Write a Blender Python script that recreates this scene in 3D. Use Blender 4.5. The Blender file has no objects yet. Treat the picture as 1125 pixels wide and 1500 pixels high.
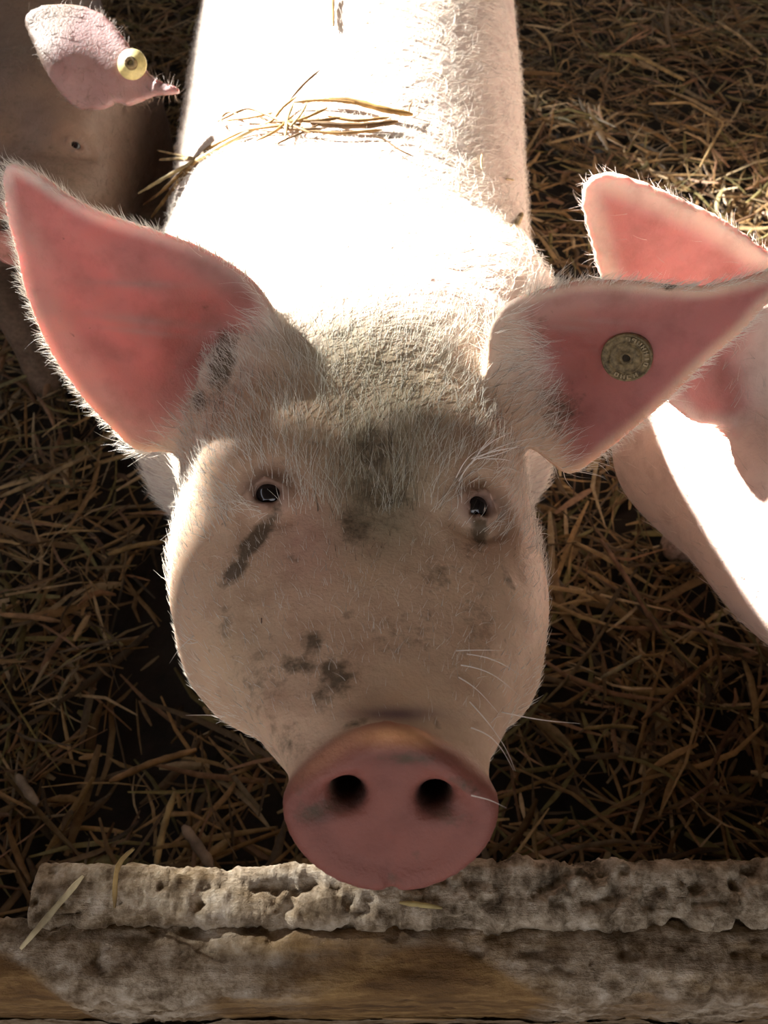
import bpy, math, random
import numpy as np
from mathutils import Vector, Matrix

# ------------------------------------------------------------------ camera, world, sun, exposure
HC = 1.18                      # camera height above the pen floor
PITCH = math.radians(54)       # looking down
FPX = 1299.0                   # focal length in pixels of the 1125x1500 frame
scene = bpy.context.scene
cam_d = bpy.data.cameras.new('camera')
cam_d.sensor_fit = 'VERTICAL'
cam_d.sensor_height = 24.0
cam_d.lens = 24.0 * FPX / 1500.0
cam_d.clip_start = 0.02
cam = bpy.data.objects.new('camera', cam_d)
scene.collection.objects.link(cam)
cam.location = (0, 0, HC)
cam.rotation_euler = (math.pi / 2 - PITCH, 0, 0)
scene.camera = cam
cam_d.dof.use_dof = True
cam_d.dof.focus_distance = 0.58
cam_d.dof.aperture_fstop = 9.0

world = bpy.data.worlds.new('barn_daylight')
scene.world = world
world.use_nodes = True
wn = world.node_tree.nodes
wn['Background'].inputs[0].default_value = (0.86, 0.88, 1.0, 1)
wn['Background'].inputs[1].default_value = 2.05

SUN_TO = Vector((-0.66, 0.60, 0.42)).normalized()
sun_d = bpy.data.lights.new('sun', 'SUN')
sun_d.energy = 42.0
sun_d.angle = math.radians(1.6)
sun_d.color = (1.0, 0.97, 0.92)
sun = bpy.data.objects.new('sun', sun_d)
scene.collection.objects.link(sun)
sun.rotation_euler = SUN_TO.to_track_quat('Z', 'Y').to_euler()
sun.location = (-3, 3, 3)

def area_light(name, loc, target, sx, sy, power, col):
    d = bpy.data.lights.new(name, 'AREA')
    d.shape = 'RECTANGLE'; d.size = sx; d.size_y = sy; d.energy = power; d.color = col
    o = bpy.data.objects.new(name, d); scene.collection.objects.link(o)
    o.location = loc
    o.rotation_euler = (Vector(loc) - Vector(target)).to_track_quat('Z', 'Y').to_euler()
    return o
area_light('front_fill_light', (0.7, -1.9, 1.75), (.25, .1, .6), 1.6, 1.1, 6, (1.0, .88, .74))  # unseen fill added to brighten the ledge and snout from the front
area_light('window_light', (1.6, 3.9, 1.9), (.5, 1.1, .2), 1.8, 1.2, 10, (1.0, .92, .80))

vs = scene.view_settings
vs.view_transform = 'Standard'
vs.look = 'None'
vs.gamma = 1.0
vs.use_curve_mapping = False
vs.exposure = 0.0
scene.cycles.use_denoising = True
scene.cycles.max_bounces = 8
scene.cycles.sample_clamp_indirect = 6.0

# ------------------------------------------------------------------ helpers
rng = np.random.default_rng(7)
random.seed(7)
CAM = np.array([0, 0, HC])
FW = np.array([0, math.cos(PITCH), -math.sin(PITCH)])
UP = np.array([0, math.sin(PITCH), math.cos(PITCH)])
RT = np.array([1.0, 0, 0])

def P(px, py, z):
    """world point seen at pixel (px, py) of the frame at depth z"""
    px = np.asarray(px, float); py = np.asarray(py, float); z = np.asarray(z, float)
    d = FW + RT * ((px - 562.5) / FPX)[..., None] + UP * ((750 - py) / FPX)[..., None]
    return CAM + d * z[..., None]

def proj(p):
    r = p - CAM
    z = r @ FW
    return 562.5 + FPX * (r @ RT) / z, 750 - FPX * (r @ UP) / z, z

def hash3(ix, iy, iz):
    h = (ix * 374761393 + iy * 668265263 + iz * 2147483647 * 3) & 0xffffffff
    h = ((h ^ (h >> 13)) * 1274126177) & 0xffffffff
    h = (h ^ (h >> 16))
    return (h & 0xffff) / 65535.0

def vnoise(p):
    i = np.floor(p).astype(np.int64); f = p - i; f = f * f * (3 - 2 * f)
    r = 0
    for dx in (0, 1):
        wx = f[:, 0] if dx else 1 - f[:, 0]
        for dy in (0, 1):
            wy = f[:, 1] if dy else 1 - f[:, 1]
            for dz in (0, 1):
                wz = f[:, 2] if dz else 1 - f[:, 2]
                r = r + wx * wy * wz * hash3(i[:, 0] + dx + 512, i[:, 1] + dy + 512, i[:, 2] + dz + 512)
    return r * 2 - 1

def fbm(p, oct=4):
    r = 0; a = 1.0; s = 0
    for k in range(oct):
        r = r + a * vnoise(p * 2 ** k + 17.3 * k); s += a; a *= .55
    return r / s

def sstep(a, b, x):
    t = np.clip((x - a) / (b - a), 0, 1)
    return t * t * (3 - 2 * t)

def mesh_obj(name, verts, faces, mat=None, parent=None, smooth=True, cols=None, link=True, origin=None):
    me = bpy.data.meshes.new(name)
    verts = np.asarray(verts, dtype=np.float32)
    if origin is not None:
        verts = verts - np.asarray(origin, dtype=np.float32)
    faces = np.asarray(faces)
    if faces.dtype == object or faces.ndim == 1:
        me.from_pydata([tuple(v) for v in verts], [], [tuple(f) for f in faces])
    else:
        k = faces.shape[1]
        me.vertices.add(len(verts)); me.vertices.foreach_set('co', verts.ravel())
        me.loops.add(faces.size); me.loops.foreach_set('vertex_index', faces.ravel().astype(np.int32))
        me.polygons.add(len(faces))
        me.polygons.foreach_set('loop_start', np.arange(0, faces.size, k, dtype=np.int32))
        me.update(calc_edges=True)
        me.validate()
    if cols is not None:
        for cname, arr in cols.items():
            arr = np.asarray(arr, dtype=np.float32)
            if arr.ndim == 1:
                at = me.attributes.new(cname, 'FLOAT', 'POINT'); at.data.foreach_set('value', arr)
            else:
                at = me.attributes.new(cname, 'FLOAT_COLOR', 'POINT')
                if arr.shape[1] == 3: arr = np.hstack([arr, np.ones((len(arr), 1), np.float32)])
                at.data.foreach_set('color', arr.ravel())
    if smooth: me.polygons.foreach_set('use_smooth', np.ones(len(me.polygons), bool))
    if mat: me.materials.append(mat)
    o = bpy.data.objects.new(name, me)
    scene.collection.objects.link(o)
    if parent is not None: o.parent = parent
    if origin is not None: o.location = origin
    return o

def tag(o, label=None, cat=None, group=None, kind=None):
    if label: o['label'] = label
    if cat: o['category'] = cat
    if group: o['group'] = group
    if kind: o['kind'] = kind
    return o

def empty(name, loc=(0, 0, 0)):
    o = bpy.data.objects.new(name, None); scene.collection.objects.link(o); o.location = loc
    o.empty_display_size = .1
    return o

# ------------------------------------------------------------------ materials
def new_mat(name):
    m = bpy.data.materials.new(name); m.use_nodes = True
    nt = m.node_tree
    return m, nt, nt.nodes['Principled BSDF'], nt.nodes, nt.links

def noise_node(nd, lk, scale, detail=4, rough=.55, vec=None):
    n = nd.new('ShaderNodeTexNoise'); n.inputs['Scale'].default_value = scale
    n.inputs['Detail'].default_value = detail; n.inputs['Roughness'].default_value = rough
    if vec is None:
        tc = nd.new('ShaderNodeTexCoord'); vec = tc.outputs['Object']
    lk.new(vec, n.inputs['Vector'])
    return n

def ramp(nd, lk, fac, stops):
    r = nd.new('ShaderNodeValToRGB')
    while len(r.color_ramp.elements) < len(stops): r.color_ramp.elements.new(.5)
    for e, (p, c) in zip(r.color_ramp.elements, stops):
        e.position = p; e.color = (*c, 1) if len(c) == 3 else c
    lk.new(fac, r.inputs['Fac'])
    return r

def mix(nd, lk, mode, fac, a, b):
    m = nd.new('ShaderNodeMix'); m.data_type = 'RGBA'; m.blend_type = mode
    for sock, v in ((m.inputs[0], fac), (m.inputs[6], a), (m.inputs[7], b)):
        if hasattr(v, 'links'): lk.new(v, sock)
        elif isinstance(v, (tuple, list)): sock.default_value = (*v, 1)
        else: sock.default_value = v
    return m.outputs[2]

def attr(nd, name):
    a = nd.new('ShaderNodeAttribute'); a.attribute_name = name
    return a

def skin_material():
    m, nt, b, nd, lk = new_mat('pig_skin')
    a = attr(nd, 'skin_col')
    d = attr(nd, 'dirt')  # mud, plus the painted ear-pit shade on the big pig
    n1 = noise_node(nd, lk, 34, 5, .6)
    mott = ramp(nd, lk, n1.outputs['Fac'], [(.30, (.80, .74, .72)), (.52, (1, 1, 1)), (.75, (1.06, 1.03, .98))])
    c = mix(nd, lk, 'MULTIPLY', 1.0, a.outputs['Color'], mott.outputs[0])
    # dirt with broken edges
    n2 = noise_node(nd, lk, 150, 6, .7)
    ma = nd.new('ShaderNodeMath'); ma.operation = 'ADD'
    lk.new(d.outputs['Fac'], ma.inputs[0])
    mm = nd.new('ShaderNodeMath'); mm.operation = 'MULTIPLY_ADD'; mm.inputs[1].default_value = 1.5; mm.inputs[2].default_value = -.75
    lk.new(n2.outputs['Fac'], mm.inputs[0]); lk.new(mm.outputs[0], ma.inputs[1])
    dr = ramp(nd, lk, ma.outputs[0], [(.34, (0, 0, 0)), (.85, (.85, .85, .85))])
    c = mix(nd, lk, 'MIX', dr.outputs[0], c, (.075, .055, .03))
    lk.new(c, b.inputs['Base Color'])
    b.inputs['Roughness'].default_value = .52
    b.inputs['Specular IOR Level'].default_value = .35
    b.subsurface_method = 'RANDOM_WALK' if hasattr(b, 'subsurface_method') else b.subsurface_method
    sw = attr(nd, 'sss')
    lk.new(sw.outputs['Fac'], b.inputs['Subsurface Weight'])
    b.inputs['Subsurface Radius'].default_value = (1.0, .22, .16)
    b.inputs['Subsurface Scale'].default_value = .0080
    n3 = noise_node(nd, lk, 420, 3, .6)
    n4 = noise_node(nd, lk, 120, 4, .6)
    ad = nd.new('ShaderNodeMath'); ad.operation = 'ADD'
    lk.new(n3.outputs['Fac'], ad.inputs[0]); lk.new(n4.outputs['Fac'], ad.inputs[1])
    bp = nd.new('ShaderNodeBump'); bp.inputs['Strength'].default_value = .45; bp.inputs['Distance'].default_value = .0012
    lk.new(ad.outputs[0], bp.inputs['Height']); lk.new(bp.outputs[0], b.inputs['Normal'])
    return m
M_SKIN = skin_material()

def hair_material():
    m, nt, b, nd, lk = new_mat('bristle')
    a = attr(nd, 'tint')
    lk.new(a.outputs['Color'], b.inputs['Base Color'])
    b.inputs['Roughness'].default_value = .45
    b.inputs['Specular IOR Level'].default_value = .4
    return m
M_HAIR = hair_material()

def simple(name, col, rough=.6, spec=.4, scale=None, var=.25, bump=0, metallic=0):
    m, nt, b, nd, lk = new_mat(name)
    if scale:
        n = noise_node(nd, lk, scale, 5, .6)
        lo = tuple(c * (1 - var) for c in col); hi = tuple(min(1, c * (1 + var)) for c in col)
        r = ramp(nd, lk, n.outputs['Fac'], [(.3, lo), (.7, hi)])
        lk.new(r.outputs[0], b.inputs['Base Color'])
        if bump:
            bp = nd.new('ShaderNodeBump'); bp.inputs['Strength'].default_value = bump; bp.inputs['Distance'].default_value = .002
            lk.new(n.outputs['Fac'], bp.inputs['Height']); lk.new(bp.outputs[0], b.inputs['Normal'])
    else:
        b.inputs['Base Color'].default_value = (*col, 1)
    b.inputs['Roughness'].default_value = rough
    b.inputs['Specular IOR Level'].default_value = spec
    b.inputs['Metallic'].default_value = metallic
    return m
M_EYE = simple('wet_dark_eye', (.006, .005, .006), .06, .6)
M_HOOF = simple('hoof_horn', (.09, .07, .05), .6, .3, 60, .3, .3)
M_TAGDIRTY = simple('dirty_tag_plastic', (.17, .125, .06), .6, .35, 300, .7, .4)
M_TAGDARK = simple('tag_grime', (.03, .022, .014), .8, .2, 200, .3, .3)
M_TAGYEL = simple('pale_yellow_plastic', (.62, .52, .22), .45, .5, 150, .25, .1)
M_TAGLETTER = simple('worn_tag_lettering', (.36, .28, .16), .6, .35, 200, .4, .2)

def straw_material(name):
    m, nt, b, nd, lk = new_mat(name)
    a = attr(nd, 'straw_col')
    n = noise_node(nd, lk, 90, 4, .6)
    r = ramp(nd, lk, n.outputs['Fac'], [(.3, (.65, .6, .55)), (.65, (1.1, 1.1, 1.05))])
    c = mix(nd, lk, 'MULTIPLY', 1.0, a.outputs['Color'], r.outputs[0])
    lk.new(c, b.inputs['Base Color'])
    b.inputs['Roughness'].default_value = .55
    b.inputs['Specular IOR Level'].default_value = .3
    return m
M_STRAW = straw_material('straw')

# ------------------------------------------------------------------ implicit shapes
def smin(a, b, k):
    h = np.clip(.5 + .5 * (b - a) / k, 0, 1)
    return b * (1 - h) + a * h - k * h * (1 - h)
def smax(a, b, k): return -smin(-a, -b, k)
def rcone(p, a, b, ra, rb):
    a = np.asarray(a, float); b = np.asarray(b, float)
    ab = b - a; h = np.clip((p - a) @ ab / (ab @ ab), 0, 1)
    return np.linalg.norm(p - a - h[:, None] * ab, axis=1) - (ra + (rb - ra) * h)
def ell(p, c, r, R=None):
    q = p - np.asarray(c, float)
    if R is not None: q = q @ np.asarray(R).T
    r = np.asarray(r, float)
    k0 = np.linalg.norm(q / r, axis=1); k1 = np.linalg.norm(q / (r * r), axis=1)
    return k0 * (k0 - 1) / np.maximum(k1, 1e-6)

def table(xs, ys, n=400):
    """smooth (Catmull-Rom like) table"""
    xs = np.array(xs, float); ys = np.array(ys, float)
    m = np.gradient(ys, xs)
    X = np.linspace(xs[0], xs[-1], n)
    i = np.clip(np.searchsorted(xs, X) - 1, 0, len(xs) - 2)
    h = xs[i + 1] - xs[i]; t = (X - xs[i]) / h
    Y = ((2 * t**3 - 3 * t**2 + 1) * ys[i] + (t**3 - 2 * t**2 + t) * h * m[i]
         + (-2 * t**3 + 3 * t**2) * ys[i + 1] + (t**3 - t**2) * h * m[i + 1])
    return X, Y
def look(tb, x): return np.interp(x, tb[0], tb[1])

# head frame: t runs back from the snout disc, n is up
NOSE = np.array([.0035, .138, .748])
ET = np.array([0, .9717, -.236]); EN = np.array([0, .236, .9717])
T_HW = table([-.03, 0, .012, .03, .06, .10, .15, .20, .25, .30, .36, .42, .48], [.046, .051, .050, .0535, .071, .0905, .105, .113, .121, .128, .135, .138, .12])
T_TOP = table([-.03, 0, .018, .032, .045, .08, .12, .16, .20, .25, .30, .34, .38, .43, .48], [.029, .029, .027, .0245, .0245, .0262, .031, .036, .045, .064, .086, .094, .092, .078, .04])
T_BOT = table([-.03, 0, .03, .08, .15, .20, .30, .40, .48], [.036, .038, .055, .078, .112, .132, .155, .17, .15])
T_CX = table([-.03, 0, .06, .12, .18, .30, .48], [0, 0, -.006, -.016, -.0205, -.027, -.040])
T_NC = table([-.03, 0, .05, .10, .2, .3, .48], [0, 0, -.008, -.018, -.03, -.03, -.03])
T_EXP = table([-.03, 0, .05, .12, .2, .3, .48], [2.3, 2.3, 2.2, 2.35, 2.45, 2.3, 2.1])

def head_coords(p):
    q = p - NOSE
    t = q @ ET; n = q @ EN
    return q[:, 0] - look(T_CX, t), t, n

B_Y = [.40, .50, .58, .68, .80, 1.0, 1.3, 1.57, 1.80, 1.95, 2.02]
B_HW = table(B_Y, [.09, .145, .19, .212, .21, .222, .238, .245, .225, .15, .05])
B_TOP = table(B_Y, [.70, .725, .715, .695, .68, .685, .70, .695, .66, .57, .48])
B_BOT = table(B_Y, [.56, .46, .37, .31, .28, .23, .21, .22, .28, .36, .44])
B_CX = table(B_Y, [-.025, -.032, -.036, -.04, -.042, -.042, -.04, -.04, -.04, -.04, -.04])

def head_sdf(p):
    x, t, n = head_coords(p)
    x = x * (1 + .75 * np.clip((n + .002) / .038, 0, 1) ** 1.3 * sstep(.05, .02, t))      # the disc narrows to its top
    hw = look(T_HW, t); top = look(T_TOP, t); bot = look(T_BOT, t); nc = look(T_NC, t); ex = look(T_EXP, t)
    m = n - nc
    b = np.where(m > 0, top - nc, bot + nc)
    k = ((np.abs(x) / hw) ** ex + (np.abs(m) / b) ** ex) ** (1 / ex)
    d = (k - 1) * np.minimum(hw, b) * .9
    # the disc plane
    s = (t - .49 * n) / 1.1136
    front = -s - .0 + .0035 * ((x / .05) ** 2 + (n / .04) ** 2)   # gently domed disc
    d = smax(d, front, .006)
    d = smax(d, t - .45, .05)
    # disc rim bulge and groove behind it
    rr = np.sqrt((x / 1.32) ** 2 + ((n + .006) * .98) ** 2)
    rim = np.sqrt((rr - .0335) ** 2 + (s - .0048) ** 2) - .0062
    d = smin(d, rim, .006)
    # crease just behind the rim, on top
    cre = np.sqrt((n - .0305) ** 2 + (s - .0158 - 3.0 * x * x) ** 2) - .0046
    d = smax(d, -cre - 5 * np.maximum(np.abs(x) - .026, 0), .004)
    wr = np.sqrt((n - .0285) ** 2 + (s - .027 - 6 * x * x) ** 2) - .0026
    d = smax(d, -wr - 5 * np.maximum(np.abs(x) - .02, 0), .006)
    # cheeks, brow ridges, forehead hollow
    for sx in (-1, 1):
        d = smin(d, ell(np.stack([x, t, n], 1), (sx * .055, .235, .034), (.038, .05, .025)), .03)
        d = smin(d, ell(np.stack([x, t, n], 1), (sx * .072, .19, -.055), (.04, .085, .05)), .05)
    return d

def trunk_sdf(p):
    y = p[:, 1]
    bh = look(B_HW, y); bt = look(B_TOP, y); bb = look(B_BOT, y); bx = p[:, 0] - look(B_CX, y)
    zc = bb + (bt - bb) * .56
    mz = p[:, 2] - zc
    bv = np.where(mz > 0, bt - zc, zc - bb)
    kk = ((np.abs(bx) / bh) ** 2.25 + (np.abs(mz) / bv) ** 2.25) ** (1 / 2.25)
    db = (kk - 1) * np.minimum(bh, bv) * .85
    db = smax(db, .42 - y, .05); db = smax(db, y - 2.0, .05)
    # shoulders and hams
    for sx in (-1, 1):
        db = smin(db, ell(p, (-.04 + sx * .13, .64, .50), (.09, .12, .17)), .05)
        db = smin(db, ell(p, (-.04 + sx * .12, 1.74, .48), (.11, .17, .18)), .06)
        # legs
        l = rcone(p, (-.04 + sx * .145, .62, .42), (-.04 + sx * .15, .66, .27), .068, .052)
        l = smin(l, rcone(p, (-.04 + sx * .15, .66, .27), (-.04 + sx * .145, .62, .075), .046, .030), .03)
        l = smin(l, rcone(p, (-.04 + sx * .145, .62, .08), (-.04 + sx * .145, .60, .045), .032, .034), .02)
        db = smin(db, l, .04)
        l = rcone(p, (-.04 + sx * .16, 1.70, .42), (-.04 + sx * .155, 1.68, .33), .10, .072)
        l = smin(l, rcone(p, (-.04 + sx * .155, 1.70, .33), (-.04 + sx * .15, 1.83, .21), .066, .040), .03)
        l = smin(l, rcone(p, (-.04 + sx * .15, 1.83, .21), (-.04 + sx * .145, 1.80, .075), .038, .030), .02)
        l = smin(l, rcone(p, (-.04 + sx * .145, 1.80, .08), (-.04 + sx * .145, 1.78, .045), .032, .034), .02)
        db = smin(db, l, .04)
    # neck underside
    db = smin(db, rcone(p, (-.03, .40, .60), (-.04, .62, .50), .085, .14), .06)
    return db

def body_sdf(p): return smin(head_sdf(p), trunk_sdf(p), .035)

def poly_sdf(u, v, poly):
    d = np.full(u.shape, 1e9); s = np.ones(u.shape)
    n = len(poly); j = n - 1
    for i in range(n):
        ex, ey = poly[j][0] - poly[i][0], poly[j][1] - poly[i][1]
        wx, wy = u - poly[i][0], v - poly[i][1]
        c = np.clip((wx * ex + wy * ey) / (ex * ex + ey * ey + 1e-12), 0, 1)
        bx, by = wx - ex * c, wy - ey * c
        d = np.minimum(d, bx * bx + by * by)
        c1 = v >= poly[i][1]; c2 = v < poly[j][1]; c3 = ex * wy > ey * wx
        fl = (c1 & c2 & c3) | (~c1 & ~c2 & ~c3)
        s = np.where(fl, -s, s)
        j = i
    return np.sqrt(d) * s

def smooth_poly(pts, it=2):
    p = np.array(pts, float)
    for _ in range(it):
        q = np.roll(p, -1, 0)
        p = np.stack([.75 * p + .25 * q, .25 * p + .75 * q], 1).reshape(-1, 2)
    return p

class Ear:
    """a thick curved leaf: outline given as directions from a fixed viewpoint onto the ear's own tilted plane"""
    def __init__(s, root, tip, low, outline, dips=(), cup=0.0, wave=(), th=.0030, flip=1):
        s.O = P(*root); eu = P(*tip) - s.O; eu /= np.linalg.norm(eu)
        w = np.cross(eu, P(*low) - s.O); w /= np.linalg.norm(w)
        if w @ FW > 0: w = -w
        s.eu, s.ew = eu, w; s.ev = np.cross(w, eu)
        s.cup = cup; s.th = th; s.dips = []; s.wave = wave; s.v0 = 0.0
        s.L = np.linalg.norm(P(*tip) - s.O)
        for (px, py, depth, su, sv) in dips:
            u, v = s.plane(px, py); s.dips.append((u, v, depth, su, sv))
        o = smooth_poly([s.on(px, py) for px, py in outline])
        s.poly = o
        s.vmid = (o[:, 1].min() + o[:, 1].max()) / 2
        s.bb = None
    def plane(s, px, py, off=0.0):
        d = P(px, py, 1.0) - CAM
        o = s.O + s.ew * off
        k = ((o - CAM) @ s.ew) / (d @ s.ew)
        q = CAM + d * k - s.O
        return float(q @ s.eu), float(q @ s.ev)
    def on(s, px, py):
        u, v = s.plane(px, py)
        for _ in range(6):
            h = float(s.h(np.array([u]), np.array([v]))[0]); u, v = s.plane(px, py, h)
        return u, v
    def h(s, u, v):
        r = s.cup * v * v + 0 * u
        for (a, b, dep, su, sv) in s.dips:
            r = r + dep * np.exp(-((u - a) / su) ** 2 - ((v - b) / sv) ** 2)
        for (amp, fu, fv, ph) in s.wave:
            r = r + amp * np.sin(u * fu + v * fv + ph) * sstep(.0, .05, u)
        return r
    def uvw(s, p):
        q = p - s.O
        return q @ s.eu, q @ s.ev, q @ s.ew
    def sdf(s, p):
        u, v, w = s.uvw(p)
        h = s.h(u, v)
        e = .001
        gu = (s.h(u + e, v) - h) / e; gv = (s.h(u, v + e) - h) / e
        o = poly_sdf(u, v, s.poly)
        th = s.th + .0035 * sstep(.05, -.03, u)
        return smax(np.abs(w - h) / np.sqrt(1 + gu * gu + gv * gv) - th, o, .003)

EAR_L = Ear((370, 520, .627), (10, 245, .567), (210, 655, .665),
    [(3, 258), (10, 236), (30, 238), (60, 254), (100, 284), (150, 310), (200, 326), (250, 342), (300, 362), (350, 392), (385, 425),
     (408, 465), (425, 520), (420, 590), (380, 640), (300, 636), (268, 652), (225, 663), (195, 658), (165, 628), (125, 588),
     (88, 538), (58, 488), (34, 420), (18, 350), (6, 295)],
    dips=[(318, 515, -.030, .034, .034)],
    cup=.3, wave=[(.0008, 20, 190, 0)])
EAR_R = Ear((760, 530, .61), (1200, 392, .56), (835, 690, .645),
    [(1205, 388), (1165, 386), (1125, 394), (1085, 407), (1040, 417), (1000, 419), (940, 411), (880, 407), (830, 412), (780, 427),
     (735, 446), (712, 490), (715, 560), (740, 620), (780, 650), (800, 672), (832, 698), (870, 676), (920, 636), (975, 590),
     (1030, 533), (1085, 490), (1125, 441), (1165, 415), (1205, 402)],
    dips=[(815, 560, -.030, .034, .038), (880, 430, .010, .06, .02), (1120, 420, .006, .03, .03)],
    cup=.3, wave=[(.0004, 25, -200, 1)])

def nostril_cuts(p, d, pts):
    for a, b, ra, rb in pts:
        d = smax(d, -rcone(p, a, b, ra, rb), .004)
    return d

def march(f, px, py, z0=.25, it=140, k=.7, zmax=3.0):
    px = np.atleast_1d(np.asarray(px, float)); py = np.atleast_1d(np.asarray(py, float))
    d = P(px, py, np.ones(len(px))) - CAM
    L = np.linalg.norm(d, axis=1)
    z = np.full(len(px), z0)
    for _ in range(it):
        v = f(CAM + d * z[:, None])
        z = np.minimum(z + k * v / L, zmax)
    return CAM + d * z[:, None]

def grad(f, p, e=.0015):
    g = np.stack([f(p + np.array(a) * e) - f(p - np.array(a) * e) for a in ((1, 0, 0), (0, 1, 0), (0, 0, 1))], 1)
    return g / np.maximum(np.linalg.norm(g, axis=1, keepdims=True), 1e-9)

# eyes and nostrils are placed on the skin of the plain head
EYE_PX = [(391, 722), (704, 740)]
eye_p = march(body_sdf, *np.array(EYE_PX, float).T)
eye_n = grad(body_sdf, eye_p)
NOS_PX = [(514, 1166), (632, 1172)]
nos_p = march(body_sdf, *np.array(NOS_PX, float).T)
SN = np.array([0, -.776, .631])       # facing of the snout disc

def head_detail(p, d):
    # eye sockets: swollen lids round a slanting slit
    for i in range(2):
        sx = -1 if i == 0 else 1
        c = eye_p[i]; n = eye_n[i]
        ax = np.cross(n, ET * -1.0); ax /= np.linalg.norm(ax)
        a2 = np.cross(n, ax)
        R = np.stack([ax, a2, n])
        d = smax(d, -ell(p, c + n * .0115, (.024, .020, .0145), R), .018)       # orbit
        lid = ell(p, c - n * .0070, (.0140, .0120, .0095), R)
        d = smin(d, lid, .008)
        for w0, w1, w2 in ((-.0125, .0075, .0022), (-.0125, -.0075, .0010)):
            m_ = c + a2 * w1 + n * .0012
            for sg in (-1, 1):
                d = smin(d, rcone(p, m_, c + ax * sg * .0125 + a2 * (w1 * .15) - n * .0012, .0034, .0020), .003)
        q = (p - c) @ R.T
        # slit, wide towards the inner corner
        d = smax(d, -ell(p, c + n * .004 , (.0088, .0062, .014), R), .003)
        tear = rcone(p, c + np.array([-sx * .006, -.006, 0]), c + np.array([-sx * .0075, -.017, .003]), .0022, .0012)
        d = smax(d, -tear, .003)
        for rr, wd in ((.0185, .0011), (.0245, .0010)):
            cr = np.sqrt((np.sqrt(q[:, 0] ** 2 + (q[:, 1] * 1.2) ** 2) - rr) ** 2 + (q[:, 2] + .002) ** 2) - wd
            d = smax(d, -cr, .005)
    for i in range(2):
        sx = -1 if i == 0 else 1
        c = nos_p[i]
        d = smax(d, -rcone(p, c + SN * .006 + RT * sx * .004, c - SN * .045 - RT * sx * .0, .0080, .0065), .005)
        # trough running outwards from the nostril
        w = .024 if i == 0 else .015
        d = smax(d, -rcone(p, c + SN * .0035, c + SN * .0060 + RT * sx * w + np.array([0, -.004, -.0045]), .0088, .0055), .008)
    # notch at the foot of the disc and faint central furrow
    x, t, n = head_coords(p)
    s = (t - .49 * n) / 1.1136
    d = smax(d, -(np.sqrt((x) ** 2 + (s - .0005) ** 2) - .0022 - .0 * n) - 3 * np.maximum(n + .018, 0), .004)
    # jaw line / mouth
    m = np.sqrt((n + .050 + .12 * t) ** 2 * .6 + (np.maximum(np.abs(x) - .2, 0)) ** 2) - .0015
    ins = np.where((t > .012) & (t < .12), 0, 1)
    d = smax(d, -m - .05 * ins, .004)
    return d

def main_f(p):
    d = body_sdf(p)
    near = p[:, 1] < .60
    if near.any():
        q = p[near]; dd = head_detail(q, d[near])
        for e in (EAR_L, EAR_R):
            dd = smin(dd, e.sdf(q), .014)
        # ear canal: press the hollow into the head too
        for e, (a, b) in ((EAR_L, (322, 520)), (EAR_R, (812, 560))):
            c = P(a, b, .61 if e is EAR_L else .615)
            R = np.stack([e.eu, e.ev, e.ew])
            dd = smax(dd, -ell(q, c + e.ew * .012, (.020, .026, .020), R), .014)
        d = d.copy(); d[near] = dd
    return d

def axis_grid(segs):
    out = []
    for a, b, h in segs: out.append(np.arange(a, b, h))
    return np.concatenate(out)

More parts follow.
